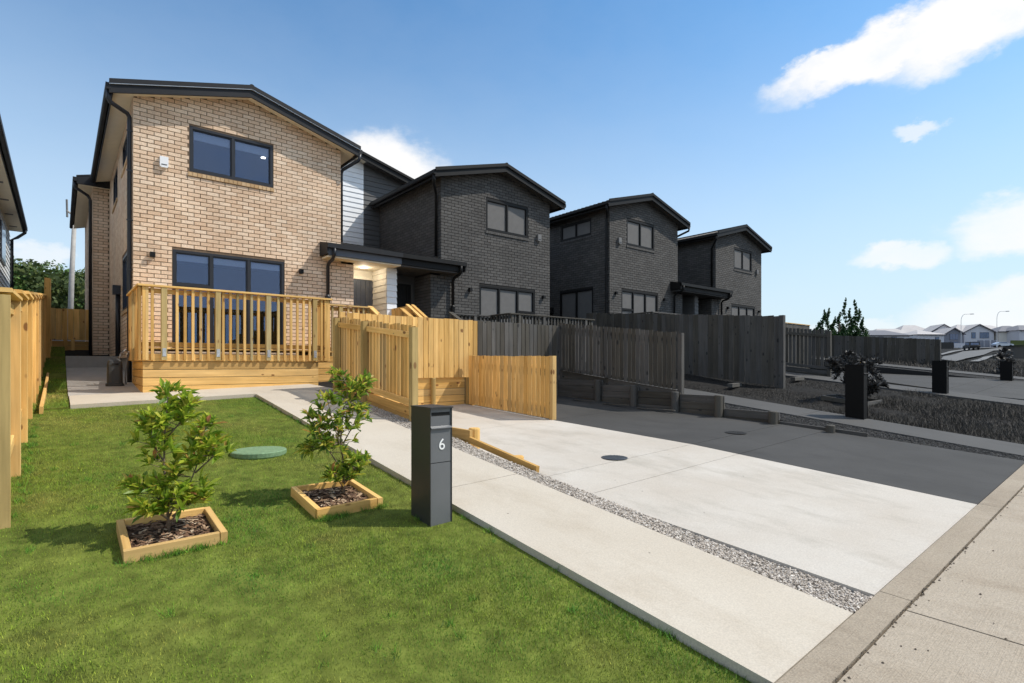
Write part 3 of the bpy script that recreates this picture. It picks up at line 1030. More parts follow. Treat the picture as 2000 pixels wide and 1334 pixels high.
def house(plot, dark, label, wb_end, singles):
    W = plot.W
    pal = 'dark' if dark else 'pale'
    brick, mortar = 'brick_' + pal, 'mortar_' + pal
    alloy = 'alloy_dark' if dark else 'alloy'
    roofm, soff = 'roof_' + pal, 'soffit_' + pal
    board = 'board_grey' if dark else 'board_white'
    T = thing('brick_house', W(3.3, 13.3, 1.2), label, 'house', 'row of gabled brick houses')
    Y0 = 13.31
    XL, XR, XB = 1.14, 5.43, 5.77
    top = lambda a: 6.96 + 0.276 * (a - 0.77) - 0.10 if a < 3.27 else 6.96 + 0.276 * (5.77 - a) - 0.10
    UP = (2.12, 3.81, 5.63, 6.60)
    LO = (1.81, 4.06, 1.83, 3.92)
    ZS = 1.65 + 28 * 0.086          # the course where the front narrows to the upper storey

    def emit(parent, layout, f, u, n, singles=0):
        """bricks of one wall: f(a,z,d) gives points. The largest in view are objects, the rest one mesh"""
        rest = list(layout)
        if singles:
            full = [b for b in layout if b[1] - b[0] > 0.2259 and b[2] > 2.95 - plot.oz]
            full.sort(key=lambda b: (Vector(f((b[0] + b[1]) / 2, b[2], 0)) - Vector((0, 0, 1.5))).length)
            pick = set(full[:singles])
            rest = [b for b in layout if b not in pick]
            me = bpy.data.meshes.new('brick')
            e = 0.003
            v = [(0, 0, 0), (BL, 0, 0), (BL, 0, BH), (0, 0, BH),
                 (0, -.012 + e, 0), (BL, -.012 + e, 0), (BL, -.012 + e, BH), (0, -.012 + e, BH),
                 (e, -.012, e), (BL - e, -.012, e), (BL - e, -.012, BH - e), (e, -.012, BH - e)]
            me.from_pydata(v, [], [(0, 1, 5, 4), (1, 2, 6, 5), (2, 3, 7, 6), (3, 0, 4, 7), (4, 5, 9, 8), (5, 6, 10, 9), (6, 7, 11, 10), (7, 4, 8, 11), (8, 9, 10, 11)])
            me.materials.append(MATS[brick])
            for b in sorted(pick):
                o = bpy.data.objects.new('brick', me)
                p = Vector(f(b[0], b[2], 0))
                link(o, parent, Matrix.Translation(p + Vector((RND.uniform(-.001, .001), RND.uniform(-.0015, .0015), RND.uniform(-.001, .001)))))
        m = MB()
        for a, b, z in rest:
            p = -.011 - RND.uniform(0, .003)
            q = [f(a, z, 0), f(b, z, 0), f(b, z + BH, 0), f(a, z + BH, 0), f(a, z, p), f(b, z, p), f(b, z + BH, p), f(a, z + BH, p)]
            m.add(q, [(4, 5, 6, 7), (0, 1, 5, 4), (1, 2, 6, 5), (2, 3, 7, 6), (3, 0, 4, 7)])
        m.build('brickwork', brick, parent, 'stuff')

    # front wall
    ff = lambda a, z, d: W(a, Y0 + d, z)
    m = MB()
    wall_cells(m, XL, XB, 1.65, ZS, [(LO[0], LO[1], LO[2], LO[3])], ff)
    wall_cells(m, XL, XR, ZS, 6.80, [UP], ff)
    m.add([ff(XL, 6.80, 0), ff(XR, 6.80, 0), ff(XR, top(XR), 0), ff(3.27, top(3.27), 0), ff(XL, top(XL), 0)], [(0, 1, 2, 3, 4)])
    wall = m.build('front_wall', mortar, T)
    lay = brick_layout(XL - .011, XB, 1.655, ZS, [LO], None, 0) + brick_layout(XL - .011, XR, ZS + .005, 7.6, [UP], top, 28)
    emit(wall, lay, ff, None, None, singles)
    # side walls
    fl = lambda a, z, d: W(XL + d, a, z)
    SU = [(14.2, 15.8, 6.02, 6.62), (17.2, 18.7, 5.8, 6.62), (14.1, 15.85, 2.75, 4.0)] if not plot.mir else []
    if not plot.mir:
        m = MB(); wall_cells(m, Y0, 20.3, 1.65, 6.92, SU, fl)
        w2 = m.build('side_wall', mortar, T)
        emit(w2, brick_layout(Y0, 20.3, 1.655, 6.9, SU), fl, None, None)
        # the back of the house steps out
        fs = lambda a, z, d: W(a, 20.3 + d, z)
        m = MB(); wall_cells(m, 0.75, XL, 1.65, 7.0, [], fs)
        fs2 = lambda a, z, d: W(0.75 + d, a, z)
        wall_cells(m, 20.3, 27, 1.65, 7.0, [], fs2)
        w3 = m.build('rear_wall', mortar, T)
        emit(w3, brick_layout(0.75, XL, 1.655, 7.0), fs, None, None)
        emit(w3, brick_layout(20.3, 27, 1.655, 7.0), fs2, None, None)
    fr = lambda a, z, d: W(XR - d, a, z)
    m = MB(); wall_cells(m, Y0, 17.2, 4.0, 6.92, [], fr)
    fb = lambda a, z, d: W(XB - d, a, z)
    wall_cells(m, Y0, 14.2, 1.65, 4.15, [], fb)
    w4 = m.build('inner_wall', mortar, T)
    emit(w4, brick_layout(Y0, 17.2, ZS + .005, 6.92, (), None, 28), fr, None, None)
    emit(w4, brick_layout(Y0, 14.2, 1.655, 4.13), fb, None, None)
    # plinth under the bricks
    m = MB(W); m.box(XL + .02, XB - .02, Y0 + .02, 14.2, 0.6, 1.655)
    m.box(XL + .02, XR, 14.2, 20.28, 0.6, 1.655); m.box(.77, 6.9, 20.32, 26.9, .6, 1.655)
    m.build('plinth', 'soffit_dark' if dark else 'plinth', T)
    # a closed back so that no light leaks through
    m = MB(W); m.box(1.3, 6.9, 17.6, 26.8, 1.7, 6.9)
    m.build('core', 'interior', T)

    # ---- windows: frame > panes, mullions, blind
    def window(name, f, a0, a1, z0, z1, mulls, transoms=(), blind=0.0, sill=True, rooms=True, fw=.055, door=False):
        m = MB()

        def bar(b0, b1, c0, c1, d0=-.004, d1=.085):
            q = [f(b0, c0, d0), f(b1, c0, d0), f(b1, c1, d0), f(b0, c1, d0), f(b0, c0, d1), f(b1, c0, d1), f(b1, c1, d1), f(b0, c1, d1)]
            m.add(q, [(0, 1, 2, 3), (4, 7, 6, 5), (0, 4, 5, 1), (1, 5, 6, 2), (2, 6, 7, 3), (3, 7, 4, 0)])
        bar(a0, a1, z0, z0 + fw); bar(a0, a1, z1 - fw, z1)
        bar(a0, a0 + fw, z0 + fw, z1 - fw); bar(a1 - fw, a1, z0 + fw, z1 - fw)
        win = m.build(name, alloy, T)
        edges = [a0 + fw] + [v for mu in mulls for v in (mu - fw / 2, mu + fw / 2)] + [a1 - fw]
        for mu in mulls:
            m = MB(); bar(mu - fw / 2, mu + fw / 2, z0 + fw, z1 - fw, -.002); m.build('mullion', alloy, win)
        for i in range(0, len(edges), 2):
            b0, b1 = edges[i], edges[i + 1]
            tz = [t for (j, t) in transoms if j == i // 2]
            zz = [z0 + fw] + [v for t in tz for v in (t - fw / 2, t + fw / 2)] + [z1 - fw]
            for t in tz:
                m = MB(); bar(b0, b1, t - fw / 2, t + fw / 2, -.001); m.build('transom', alloy, win)
            for k in range(0, len(zz), 2):
                # inner sash line and the pane
                m = MB()
                s = .022
                bar(b0, b1, zz[k], zz[k] + s, .02, .07); bar(b0, b1, zz[k + 1] - s, zz[k + 1], .02, .07)
                bar(b0, b0 + s, zz[k] + s, zz[k + 1] - s, .02, .07); bar(b1 - s, b1, zz[k] + s, zz[k + 1] - s, .02, .07)
                m.build('sash', alloy, win)
                m = MB(); bar(b0 + s, b1 - s, zz[k] + s, zz[k + 1] - s, .042, .050)
                m.build('pane', 'glass_dark' if dark else 'glass', win)
            if blind:
                m = MB(); zb = z1 - fw - (z1 - z0) * blind if not dark else z0 + .02
                bar(b0 + .01, b1 - .01, zb, z1 - .03, .10, .104)
                m.build('roller_blind', 'blind_dark' if dark else 'blind', win)
        if sill:
            n = int(round((a1 - a0 + .06) / 0.086))
            st = (a1 - a0 + .06) / n
            for i in range(n):
                b0 = a0 - .03 + i * st
                m = MB()
                d0, d1 = -.040, .03
                q = [f(b0, z0 - .105, d0), f(b0 + st - .009, z0 - .105, d0), f(b0 + st - .009, z0 - .030, d0), f(b0, z0 - .030, d0),
                     f(b0, z0 - .105, d1), f(b0 + st - .009, z0 - .105, d1), f(b0 + st - .009, z0 - .006, d1), f(b0, z0 - .006, d1)]
                m.add(q, [(0, 1, 2, 3), (4, 7, 6, 5), (0, 4, 5, 1), (1, 5, 6, 2), (2, 6, 7, 3), (3, 7, 4, 0)])
                m.build('sill_brick', 'brick_dark' if dark else 'sill_pale', win)
        return win

    window('window', ff, *UP, [2.965], blind=0.2 if not dark else 1.0)
    sl = window('sliding_window', ff, *LO, [2.53, 3.29], [(0, 3.19)], blind=0.075 if not dark else 1.0, sill=False)
    for s in SU:
        window('window', fl, *s, [(s[0] + s[1]) / 2], blind=0.2 if not dark else 1.0)
    # rooms behind the front windows
    m = MB(W)
    for (za, zb) in ((1.80, 4.2), (4.5, 6.75)):
        m.quad((1.2, 17.0, za), (5.4, 17.0, za), (5.4, 17.0, zb), (1.2, 17.0, zb))
        m.quad((1.2, 13.45, za), (5.4, 13.45, za), (5.4, 17.0, za), (1.2, 17.0, za))
        m.quad((1.2, 13.45, zb), (5.4, 13.45, zb), (5.4, 17.0, zb), (1.2, 17.0, zb))
        m.quad((1.2, 13.45, za), (1.2, 17, za), (1.2, 17, zb), (1.2, 13.45, zb))
        m.quad((5.4, 13.45, za), (5.4, 17, za), (5.4, 17, zb), (5.4, 13.45, zb))
    m.build('room', 'interior', T)
    if not dark:
        for (x, y, z) in ((3.95, 14.6, 6.74), (3.55, 14.9, 4.19), (3.0, 14.75, 4.19), (2.75, 15.2, 4.19)):
            MB().lathe(W(x, y, z - .012), [(.055, 0), (.055, .01)], 14).build('downlight', 'downlight', T)

    # ---- roof of the wing
    W0 = W
    W = lambda x, y, z: W0(x, y + .15 if y < 12.95 else y, z + .06)
    pf = [(.72, 6.885), (3.27, 7.59), (5.82, 6.885), (5.82, 6.845), (3.27, 7.55), (.72, 6.845)]
    roof = MB(W).prism(pf, 12.82, 17.18).build('roof', roofm, T)
    MB(W).prism([(.72, 6.885), (1.3, 7.045), (1.3, 7.005), (.72, 6.845)], 17.18, 19.95).build('roof_strip', roofm, roof)
    MB(W).tube([(3.27, 12.80, 7.60), (3.27, 17.1, 7.60)], .06, 8).build('ridge_cap', roofm, roof)
    # corrugation ribs on the roof sheets
    m = MB(W)
    yy = 12.9
    while yy < 17.1:
        for sgn in (-1, 1):
            xe = 3.27 + sgn * 2.55
            m.add([(3.27, yy - .02, 7.588), (3.27, yy + .02, 7.588), (xe, yy + .02, 6.883), (xe, yy - .02, 6.883), (3.27, yy, 7.61), (xe, yy, 6.905)],
                  [(0, 4, 5, 3), (4, 1, 2, 5), (3, 5, 2)])
        yy += .2
    m.build('roof_ribs', roofm, roof, 'stuff')
    for sgn, nm in ((-1, 'barge_board'), (1, 'barge_board')):
        xe = 3.27 + sgn * 2.55
        bb = MB(W).prism([(3.27, 7.565), (xe, 6.862), (xe, 6.675), (3.27, 7.378)], 12.835, 12.875).build(nm, roofm, roof)
        MB(W).prism([(3.27, 7.640), (xe, 6.935), (xe, 6.845), (3.27, 7.550)], 12.795, 12.834).build('barge_flashing', roofm, bb)
        MB(W).prism([(3.27, 7.548), (xe, 6.843), (xe, 6.832), (3.27, 7.537)], 12.80, 12.834).build('flashing_glint', 'alloy_dark' if dark else 'galvanised', bb)  # on the pale house, lighter metal stands in for sun on the ledge
    MB(W).prism([(.80, 6.775), (3.27, 7.458), (5.74, 6.775), (5.74, 6.755), (3.27, 7.438), (.80, 6.755)], 12.876, 13.30).build('front_soffit', soff, roof)
    for a, b in ((.78, 1.138), (5.432, 5.76)):
        za = 6.775 + .276 * (min(a, 6.54 - a) - .80); zb = 6.775 + .276 * (min(b, 6.54 - b) - .80)
        MB(W).prism([(a, za), (b, zb), (b, zb - .02), (a, za - .02)], 13.302, 19.9 if a < 3 else 17.2).build('eave_soffit', soff, roof)
    for xg, y1 in ((.665, 19.93), (5.775, 17.0)):
        g = MB(W)
        g.prism([(xg, 6.865), (xg + .1, 6.865), (xg + .1, 6.77), (xg + .075, 6.745), (xg + .025, 6.745), (xg, 6.77)], 12.83, y1)
        g.build('gutter', roofm, roof)
        MB(W).box(xg + (.101 if xg < 3 else -.021), xg + (.12 if xg < 3 else -.001), 12.876, y1, 6.68, 6.86).build('fascia', roofm, roof)
    # ---- main roof behind
    W = W0
    rz = lambda x: 8.65 - 0.263 * (6.92 - x)
    mr = MB(W).prism([(.78, rz(.78)), (6.92, 8.65), (6.92, 8.61), (.78, rz(.78) - .04)], 16.88, 27).build('main_roof', roofm, T)
    MB(W).prism([(.35, rz(.35)), (.78, rz(.78)), (.78, rz(.78) - .04), (.35, rz(.35) - .04)], 19.9, 27).build('roof_strip', roofm, mr)
    MB(W).prism([(.36, rz(.36) - .05), (1.16, rz(1.16) - .05), (1.16, rz(.36) - .24), (.36, rz(.36) - .24)], 19.905, 19.945).build('barge_board', roofm, mr)
    MB(W).prism([(.40, rz(.40) - .16), (.76, rz(.76) - .16), (.76, rz(.76) - .18), (.40, rz(.40) - .18)], 19.95, 27).build('eave_soffit', soff, mr)
    MB(W).prism([(.40, rz(.40) - .15), (1.14, rz(1.14) - .15), (1.14, rz(.40) - .19), (.40, rz(.40) - .19)], 19.946, 20.29).build('front_soffit', soff, mr)
    MB(W).prism([(.27, 6.86), (.37, 6.86), (.37, 6.77), (.345, 6.745), (.295, 6.745), (.27, 6.77)], 19.88, 27).build('gutter', roofm, mr)
    MB(W).prism([(2.6, rz(2.6) - .04), (6.92, 8.61), (6.92, 8.43), (2.6, rz(2.6) - .22)], 16.85, 16.89).build('barge_board', roofm, mr)
    MB(W).prism([(2.6, rz(2.6) + .03), (6.92, 8.68), (6.92, 8.60), (2.6, rz(2.6) - .05)], 16.81, 16.849).build('barge_flashing', roofm, mr)
    MB(W).prism([(2.6, rz(2.6) - .16), (6.92, 8.49), (6.92, 8.47), (2.6, rz(2.6) - .18)], 16.892, 17.19).build('front_soffit', soff, mr)
    # weatherboard gable in the recess, each board a piece
    wbt = lambda x: 8.65 - 0.263 * abs(6.92 - x) - .17
    wb0 = 2.6
    m = MB(W)
    tp = [(wb_end, wbt(wb_end) + .05)] + ([(6.92, 8.53)] if wb_end > 6.93 else []) + [(wb0, wbt(wb0) + .05)]
    m.prism([(wb0, 4.2), (wb_end, 4.2)] + tp, 17.22, 17.5)
    ww = m.build('gable_wall', board, T)
    z = 4.9
    while z < 8.45:
        x1, x0 = wb_end, (5.44 if z < 6.8 else wb0)
        lim = (8.48 - z - .15) / .263
        x1, x0 = min(x1, 6.92 + lim), max(x0, 6.92 - lim)
        if x1 - x0 > .2:
            MB(W).add([(x0, 17.219, z), (x1, 17.219, z), (x1, 17.219, z + .162), (x0, 17.219, z + .162), (x0, 17.190, z), (x1, 17.190, z), (x1, 17.208, z + .162), (x0, 17.208, z + .162)],
                      [(0, 3, 2, 1), (4, 5, 6, 7), (0, 1, 5, 4), (1, 2, 6, 5), (2, 3, 7, 6), (3, 0, 4, 7)]).build('weatherboard', board, ww)
        z += .165
    if wb_end > 6.95:
        MB(W).prism([(6.925, 8.485), (wb_end, wbt(wb_end) + .012), (wb_end, wbt(wb_end) - .01), (6.925, 8.462)], 16.892, 17.188).build('gable_soffit', soff, T)
    # ---- porch
    pr = MB(W)
    pz = lambda y: 4.40 + .247 * (y - 12.85)
    pr.slab([(4.95, 12.84, pz(12.84)), (6.915, 12.84, pz(12.84)), (6.915, 17.185, pz(17.185)), (5.45, 17.185, pz(17.185)), (5.45, 13.285, pz(13.285)), (4.95, 13.285, pz(13.285))], .04)
    prf = pr.build('porch_roof', roofm, T)
    m = MB(W)
    x = 5.05
    while x < 6.9:
        ye = 13.28 if x < 5.46 else 17.18
        m.add([(x - .02, 12.84, pz(12.84)), (x + .02, 12.84, pz(12.84)), (x + .02, ye, pz(ye)), (x - .02, ye, pz(ye)), (x, 12.84, pz(12.84) + .022), (x, ye, pz(ye) + .022)], [(0, 4, 5, 3), (4, 1, 2, 5), (0, 1, 4)])
        x += .2
    m.build('roof_ribs', roofm, prf, 'stuff')
    MB(W).prism([(4.90, 4.415), (6.915, 4.415), (6.915, 4.305), (4.90, 4.305)], 12.76, 12.838).build('gutter', roofm, prf)
    MB(W).box(4.95, 6.915, 12.86, 12.90, 4.14, 4.33).build('fascia', 'door_dark' if dark else 'door_blue', prf)
    MB(W).prism([(12.862, 4.14), (12.862, 4.39), (13.28, 4.49), (13.28, 4.14)], 0, 0) if False else None
    MB(W).add([(4.90, 12.80, 4.16), (4.90, 13.29, 4.16), (4.90, 13.29, 4.52), (4.90, 12.80, 4.42), (4.945, 12.80, 4.16), (4.945, 13.29, 4.16), (4.945, 13.29, 4.52), (4.945, 12.80, 4.42)],
              [(0, 1, 2, 3), (4, 7, 6, 5), (0, 4, 5, 1), (1, 5, 6, 2), (2, 6, 7, 3), (3, 7, 4, 0)]).build('end_flashing', roofm, prf)
    m = MB(W)
    m.box(4.95, 6.915, 12.905, 13.29, 4.10, 4.135)
    m.box(5.79, 6.915, 13.29, 14.19, 4.10, 4.135)
    m.build('porch_ceiling', 'soffit_dark' if dark else 'soffit_pale', prf)
    MB().lathe(W(6.24, 13.70, 4.085), [(.085, 0), (.10, .004), (.10, .014)], 20).build('porch_light', 'soffit_dark' if dark else 'lamp_warm', T)
    if not dark:
        pl = bpy.data.lights.new('porch_bulb', 'POINT'); pl.energy = 3.2; pl.color = (1.0, 0.90, 0.74); pl.shadow_soft_size = .08
        po_ = bpy.data.objects.new('porch_bulb', pl)
        link(po_, T, Matrix.Translation(W(6.24, 13.70, 3.98)))
    m = MB(W); m.box(5.78, 6.915, 14.2, 14.3, 1.65, 4.1)
    m.build('entry_wall', 'soffit_dark' if dark else 'board_cream', T)
    dm = 'door_dark' if dark else 'door_blue'
    d = MB(W).box(5.93, 6.77, 14.165, 14.198, 1.80, 3.84).build('door', dm, T)
    for i in range(6):
        MB(W).box(5.955 + i * .134, 5.955 + i * .134 + .126, 14.150, 14.164, 1.85, 3.80).build('door_plank', dm, d)
    MB(W).tube([(6.66, 14.149, 2.80), (6.66, 14.10, 2.80), (6.56, 14.10, 2.80)], .012, 6).build('door_handle', 'bare_steel', d)
    m = MB(W); m.box(5.87, 5.928, 14.14, 14.199, 1.8, 3.90); m.box(6.772, 6.80, 14.14, 14.199, 1.8, 3.90); m.box(5.929, 6.771, 14.14, 14.199, 3.845, 3.90)
    m.build('door_frame', 'soffit_dark' if dark else 'board_cream', d)
    if not plot.mir:
        bc = 'board_grey' if dark else 'board_white'
        pw = MB(W).box(6.73, 7.0, 13.34, 14.19, 1.3, 4.1).build('party_wall', bc, T)
        z = 1.5
        while z < 4.0:
            zt = min(z + .162, 4.095)
            MB(W).add([(6.73, 13.338, z), (7.0, 13.338, z), (7.0, 13.338, zt), (6.73, 13.338, zt), (6.715, 13.305, z), (7.015, 13.305, z), (7.005, 13.322, zt), (6.725, 13.322, zt)],
                      [(0, 3, 2, 1), (4, 5, 6, 7), (0, 1, 5, 4), (1, 2, 6, 5), (2, 3, 7, 6), (3, 0, 4, 7)]).build('weatherboard', bc, pw)
            MB(W).add([(6.729, 13.34, z), (6.729, 14.19, z), (6.729, 14.19, zt), (6.729, 13.34, zt), (6.70, 13.34, z), (6.70, 14.19, z), (6.717, 14.19, zt), (6.717, 13.34, zt)],
                      [(0, 3, 2, 1), (4, 5, 6, 7), (0, 1, 5, 4), (1, 2, 6, 5), (2, 3, 7, 6), (3, 0, 4, 7)]).build('weatherboard', bc if dark else 'board_cream', pw)
            z += .165
    # ---- downpipes, lamps, small boxes
    pm = alloy
    def pipe(pts, r=.042):
        MB(W).tube(pts, r, 10).build('downpipe', pm, T, smooth=True)
    if not plot.mir:
        pipe([(.715, 13.08, 6.80), (.715, 13.08, 6.66), (.75, 13.10, 6.60), (1.03, 13.34, 6.55), (1.075, 13.39, 6.50), (1.075, 13.40, 6.4), (1.075, 13.40, 1.7), (1.075, 13.40, .95)])
        m = MB(W)
        for z in (2.4, 3.4, 4.4, 5.4, 6.2):
            m.box(1.02, 1.14, 13.345, 13.355, z, z + .03)
        m.build('pipe_bracket', pm, T)
        pipe([(.32, 20.02, 6.75), (.32, 20.02, 6.6), (.62, 20.2, 6.45), (.68, 20.25, 6.35), (.68, 20.25, 1.7)])
        pipe([(1.075, 16.3, 3.2), (1.075, 16.3, 1.7)], .05)
        MB(W).box(.97, 1.13, 16.2, 16.4, 3.2, 3.42).build('rainhead', pm, T)
    # short pipe from the wing's inner eave to the porch roof
    pipe([(5.82, 13.05, 6.80), (5.82, 13.05, 6.66), (5.80, 13.1, 6.58), (5.56, 13.38, 6.42), (5.51, 13.45, 6.34), (5.51, 13.45, 4.62)] if plot.mir else
         [(5.82, 13.0, 6.80), (5.80, 13.02, 6.66), (5.52, 13.38, 6.45), (5.50, 13.42, 6.36), (5.50, 13.42, 4.62)])
    # porch downpipe
    pipe([(5.08, 12.80, 4.31), (5.08, 12.80, 4.16), (5.08, 12.9, 4.06), (5.08, 13.15, 4.0), (5.08, 13.22, 3.92), (5.08, 13.22, 1.6)])
    MB(W).tube([(5.08, 13.22, 3.22), (5.08, 13.22, 3.18), (5.08, 13.22, 3.0), (5.08, 13.22, 2.95)], [.045, .07, .06, .045], 10).build('leaf_diverter', pm, T)
    for x, z in ((1.45, 3.70), (4.44, 3.68)):
        l = MB(W).box(x - .045, x + .045, 13.20, 13.29, z, z + .10).build('wall_lamp', 'alloy_dark', T)
        MB(W).box(x - .03, x + .03, 13.29, 13.31, z + .02, z + .08).build('lamp_bracket', 'alloy_dark', l)
    b = MB(W)
    b.prism([(1.575, 5.60), (1.60, 5.575), (1.70, 5.575), (1.725, 5.60), (1.725, 5.80), (1.575, 5.80)], 13.22, 13.30)
    b = b.build('alarm_box', 'plastic_grey' if dark else 'plastic_white', T)
    MB(W).box(1.60, 1.70, 13.214, 13.219, 5.625, 5.64).build('alarm_strip', 'alloy', b)
    return T


house(p0, False, 'pale cream brick two-storey house with timber deck in front', 7.82, 300)
house(p1, True, 'dark grey brick house sharing its porch roof with the cream brick house', 6.02, 0)
house(p2, True, 'dark grey brick house with windows in its left side wall, third in the row', 6.92, 0)
house(p3, True, 'smallest-looking dark grey brick house at the far right end of the row', 6.92, 0)


# ------------------------------------------------------------------ decks
def deck(plot, dark, label, full):
    W = plot.W
    wd, wp = ('wood_dark', 'wood_dark') if dark else ('pine', 'pine_post')
    T = thing('timber_deck', W(2.7, 11.5, 1.0), label, 'deck', 'front decks')
    V = lambda *a: Vector(W(*a))
    up = (0, 0, 1)
    ex = (1, 0, 0)
    XL, XRt, Y0, Y1 = 1.09, 4.40, 11.43, 13.26
    zr = 2.87
    if full:
        for i in range(13):                      # deck floor
            y = Y0 + .03 + i * .14
            plank(T, 'deck_board', V(XL + .02, y + .045, 1.79), V(XRt - .01, y + .045, 1.79), .13, .03, (0, 1, 0), wd)
        for i, z in enumerate((0.98, 1.125, 1.27, 1.415)):
            plank(T, 'skirt_board', V(XL + .02, Y0 + .03, z + .068), V(4.19, Y0 + .03, z + .068), .136, .03, up, wd)
            plank(T, 'skirt_board', V(XL + .035, Y0 + .05, z + .068), V(XL + .035, Y1, z + .068), .136, .03, up, wd)
            plank(T, 'skirt_board', V(4.175, Y0 + .05, z + .068), V(4.175, 12.2, z + .068), .136, .03, up, wd)
            if True:
                plank(T, 'skirt_board', V(4.2, 12.24, z + .068), V(5.7, 12.24, z + .068), .136, .03, up, wd)
        plank(T, 'fascia_board', V(XL + .01, Y0 + .018, 1.625), V(XRt, Y0 + .018, 1.625), .13, .034, up, wd)
        plank(T, 'fascia_board', V(XL + .02, Y0 + .04, 1.625), V(XL + .02, Y1, 1.625), .13, .034, up, wd)
        plank(T, 'fascia_board', V(XRt - .02, Y0 + .04, 1.625), V(XRt - .02, 12.22, 1.625), .13, .034, up, wd)
        plank(T, 'fascia_board', V(XRt, 12.235, 1.625), V(5.75, 12.235, 1.625), .13, .034, up, wd)
        for i in range(10):
            plank(T, 'deck_board', V(XRt + .0, 12.29 + i * .14, 1.79), V(6.68, 12.29 + i * .14, 1.79), .13, .03, (0, 1, 0), wd)
    runs = [((XL, Y0), (XRt, Y0), [1.42, 2.28, 3.18, 4.10], (0, -1)), ((XL, Y0), (XL, Y1), [12.3], (-1, 0)),
            ((XRt, Y0), (XRt, 12.27), [], (1, 0)), ((XRt, 12.27), (5.72, 12.27), [5.0], (0, -1))]
    for (a, b, posts, n) in runs:
        alongx = abs(b[0] - a[0]) > .01
        L = (b[0] - a[0]) if alongx else (b[1] - a[1])
        P_ = (lambda t, d, z: V(a[0] + t, a[1] + n[1] * d, z)) if alongx else (lambda t, d, z: V(a[0] + n[0] * d, a[1] + t, z))
        wdv = (0, 1, 0) if alongx else (1, 0, 0)
        ldv = (1, 0, 0) if alongx else (0, 1, 0)
        drop = 0.0 if a[1] < 12 else 0.02
        plank(T, 'handrail', P_(-.06, 0.005, zr - drop + .018), P_(L + .05, .005, zr - drop + .018), .14, .036, wdv, wd)
        plank(T, 'top_rail', P_(.0, -.045, zr - .06 - drop), P_(L, -.045, zr - .06 - drop), .085, .04, up, wd)
        plank(T, 'bottom_rail', P_(.0, -.045, 1.86), P_(L, -.045, 1.86), .085, .04, up, wd)
        ps = [p - (a[0] if alongx else a[1]) for p in posts]
        for p in ps:
            po = plank(T, 'post', P_(p, .022, 1.58), P_(p, .022, zr - .001 - drop), .09, .085, ldv, wp)
            if full and n == (0, -1):
                MB().box(*sorted((P_(p - .028, .066, 0).x, P_(p + .028, .066, 0).x)), P_(0, .071, 0).y, P_(0, .066, 0).y, plot.oz + 1.645, plot.oz + 1.79).build('bracket', 'galvanised', po)
        k = int(L / .123)
        for i in range(k + 1):
            t = .03 + i * (L - .06) / max(k, 1)
            if any(abs(t - p) < .085 for p in ps):
                continue
            plank(T, 'baluster', P_(t, .022, 1.58), P_(t, .022, zr - .001 - drop), .045, .042, ldv, wd if RND.random() > .1 else wp)
        # doubled uprights at the corners
        if alongx and a[1] < 12:
            for t in (.075, L - .075):
                plank(T, 'baluster', P_(t, .022, 1.58), P_(t, .022, zr - .001), .045, .042, ldv, wd)
    return T


deck(p0, False, 'new pine deck with slatted balustrade on the cream brick house', True)
deck(p1, True, 'dark deck balustrade above the dark fence, below three-pane window', False)
deck(p2, True, 'dark deck balustrade just above the tall dark fence', False)


# ------------------------------------------------------------------ steps up to the porch
def steps(plot, dark, label, panel):
    W = plot.W
    V = lambda *a: Vector(W(*a))
    wd = 'wood_dark' if dark else 'pine'
    T = thing('entry_steps', W(6.2, 11.6, 1.1), label, 'steps', 'porch steps')
    for i in range(4):
        z = 1.66 - i * .15
        y = 12.12 - i * .28
        plank(T, 'tread', V(5.78, y, z), V(6.84, y, z), .28, .04, (0, 1, 0), wd)
    for x in (5.76, 6.62 if panel else 6.86):
        plank(T, 'handrail', V(x, 12.30, 2.90), V(x, 11.35, 2.42), .13, .036, (1, 0, 0), wd)
        plank(T, 'stair_rail', V(x, 12.26, 2.80), V(x, 11.38, 2.36), .085, .035, (0, 0, 1), wd)
        plank(T, 'newel', V(x, 11.38, 1.1), V(x, 11.38, 2.40), .09, .09, (1, 0, 0), wd)
        plank(T, 'newel', V(x, 12.24, 1.5), V(x, 12.24, 2.85), .09, .085, (1, 0, 0), wd)
        plank(T, 'stringer', V(x, 12.3, 1.62), V(x, 11.2, 1.02), .2, .04, (0, 0, 1), wd)
    if panel:
        for i in range(12):                        # privacy screen between the two porches
            y = 13.28 - i * .092
            plank(T, 'screen_board', V(6.86, y, 1.5), V(6.86, y, 3.0), .088, .02, (0, 1, 0), wd)
        plank(T, 'screen_rail', V(6.885, 13.28, 2.9), V(6.885, 12.25, 2.9), .085, .03, (0, 0, 1), wd)
        for x in (6.78, 6.93):
            plank(T, 'handrail', V(x, 12.32, 3.02), V(x, 11.25, 2.44), .09, .036, (1, 0, 0), wd)
        plank(T, 'stair_rail', V(6.86, 12.28, 2.92), V(6.86, 11.3, 2.40), .10, .06, (0, 0, 1), wd)
        for y, zt in ((11.30, 2.42), (11.6, 2.6), (11.9, 2.75), (12.2, 2.92)):
            plank(T, 'baluster', V(6.86, y, 1.1), V(6.86, y, zt), .085, .04, (0, 1, 0), wd)
    return T


steps(p0, False, 'pine steps with sloping handrails below the blue-grey front door', True)
steps(p1, True, 'dark steps with sloping handrails beside the dark brick pier', False)


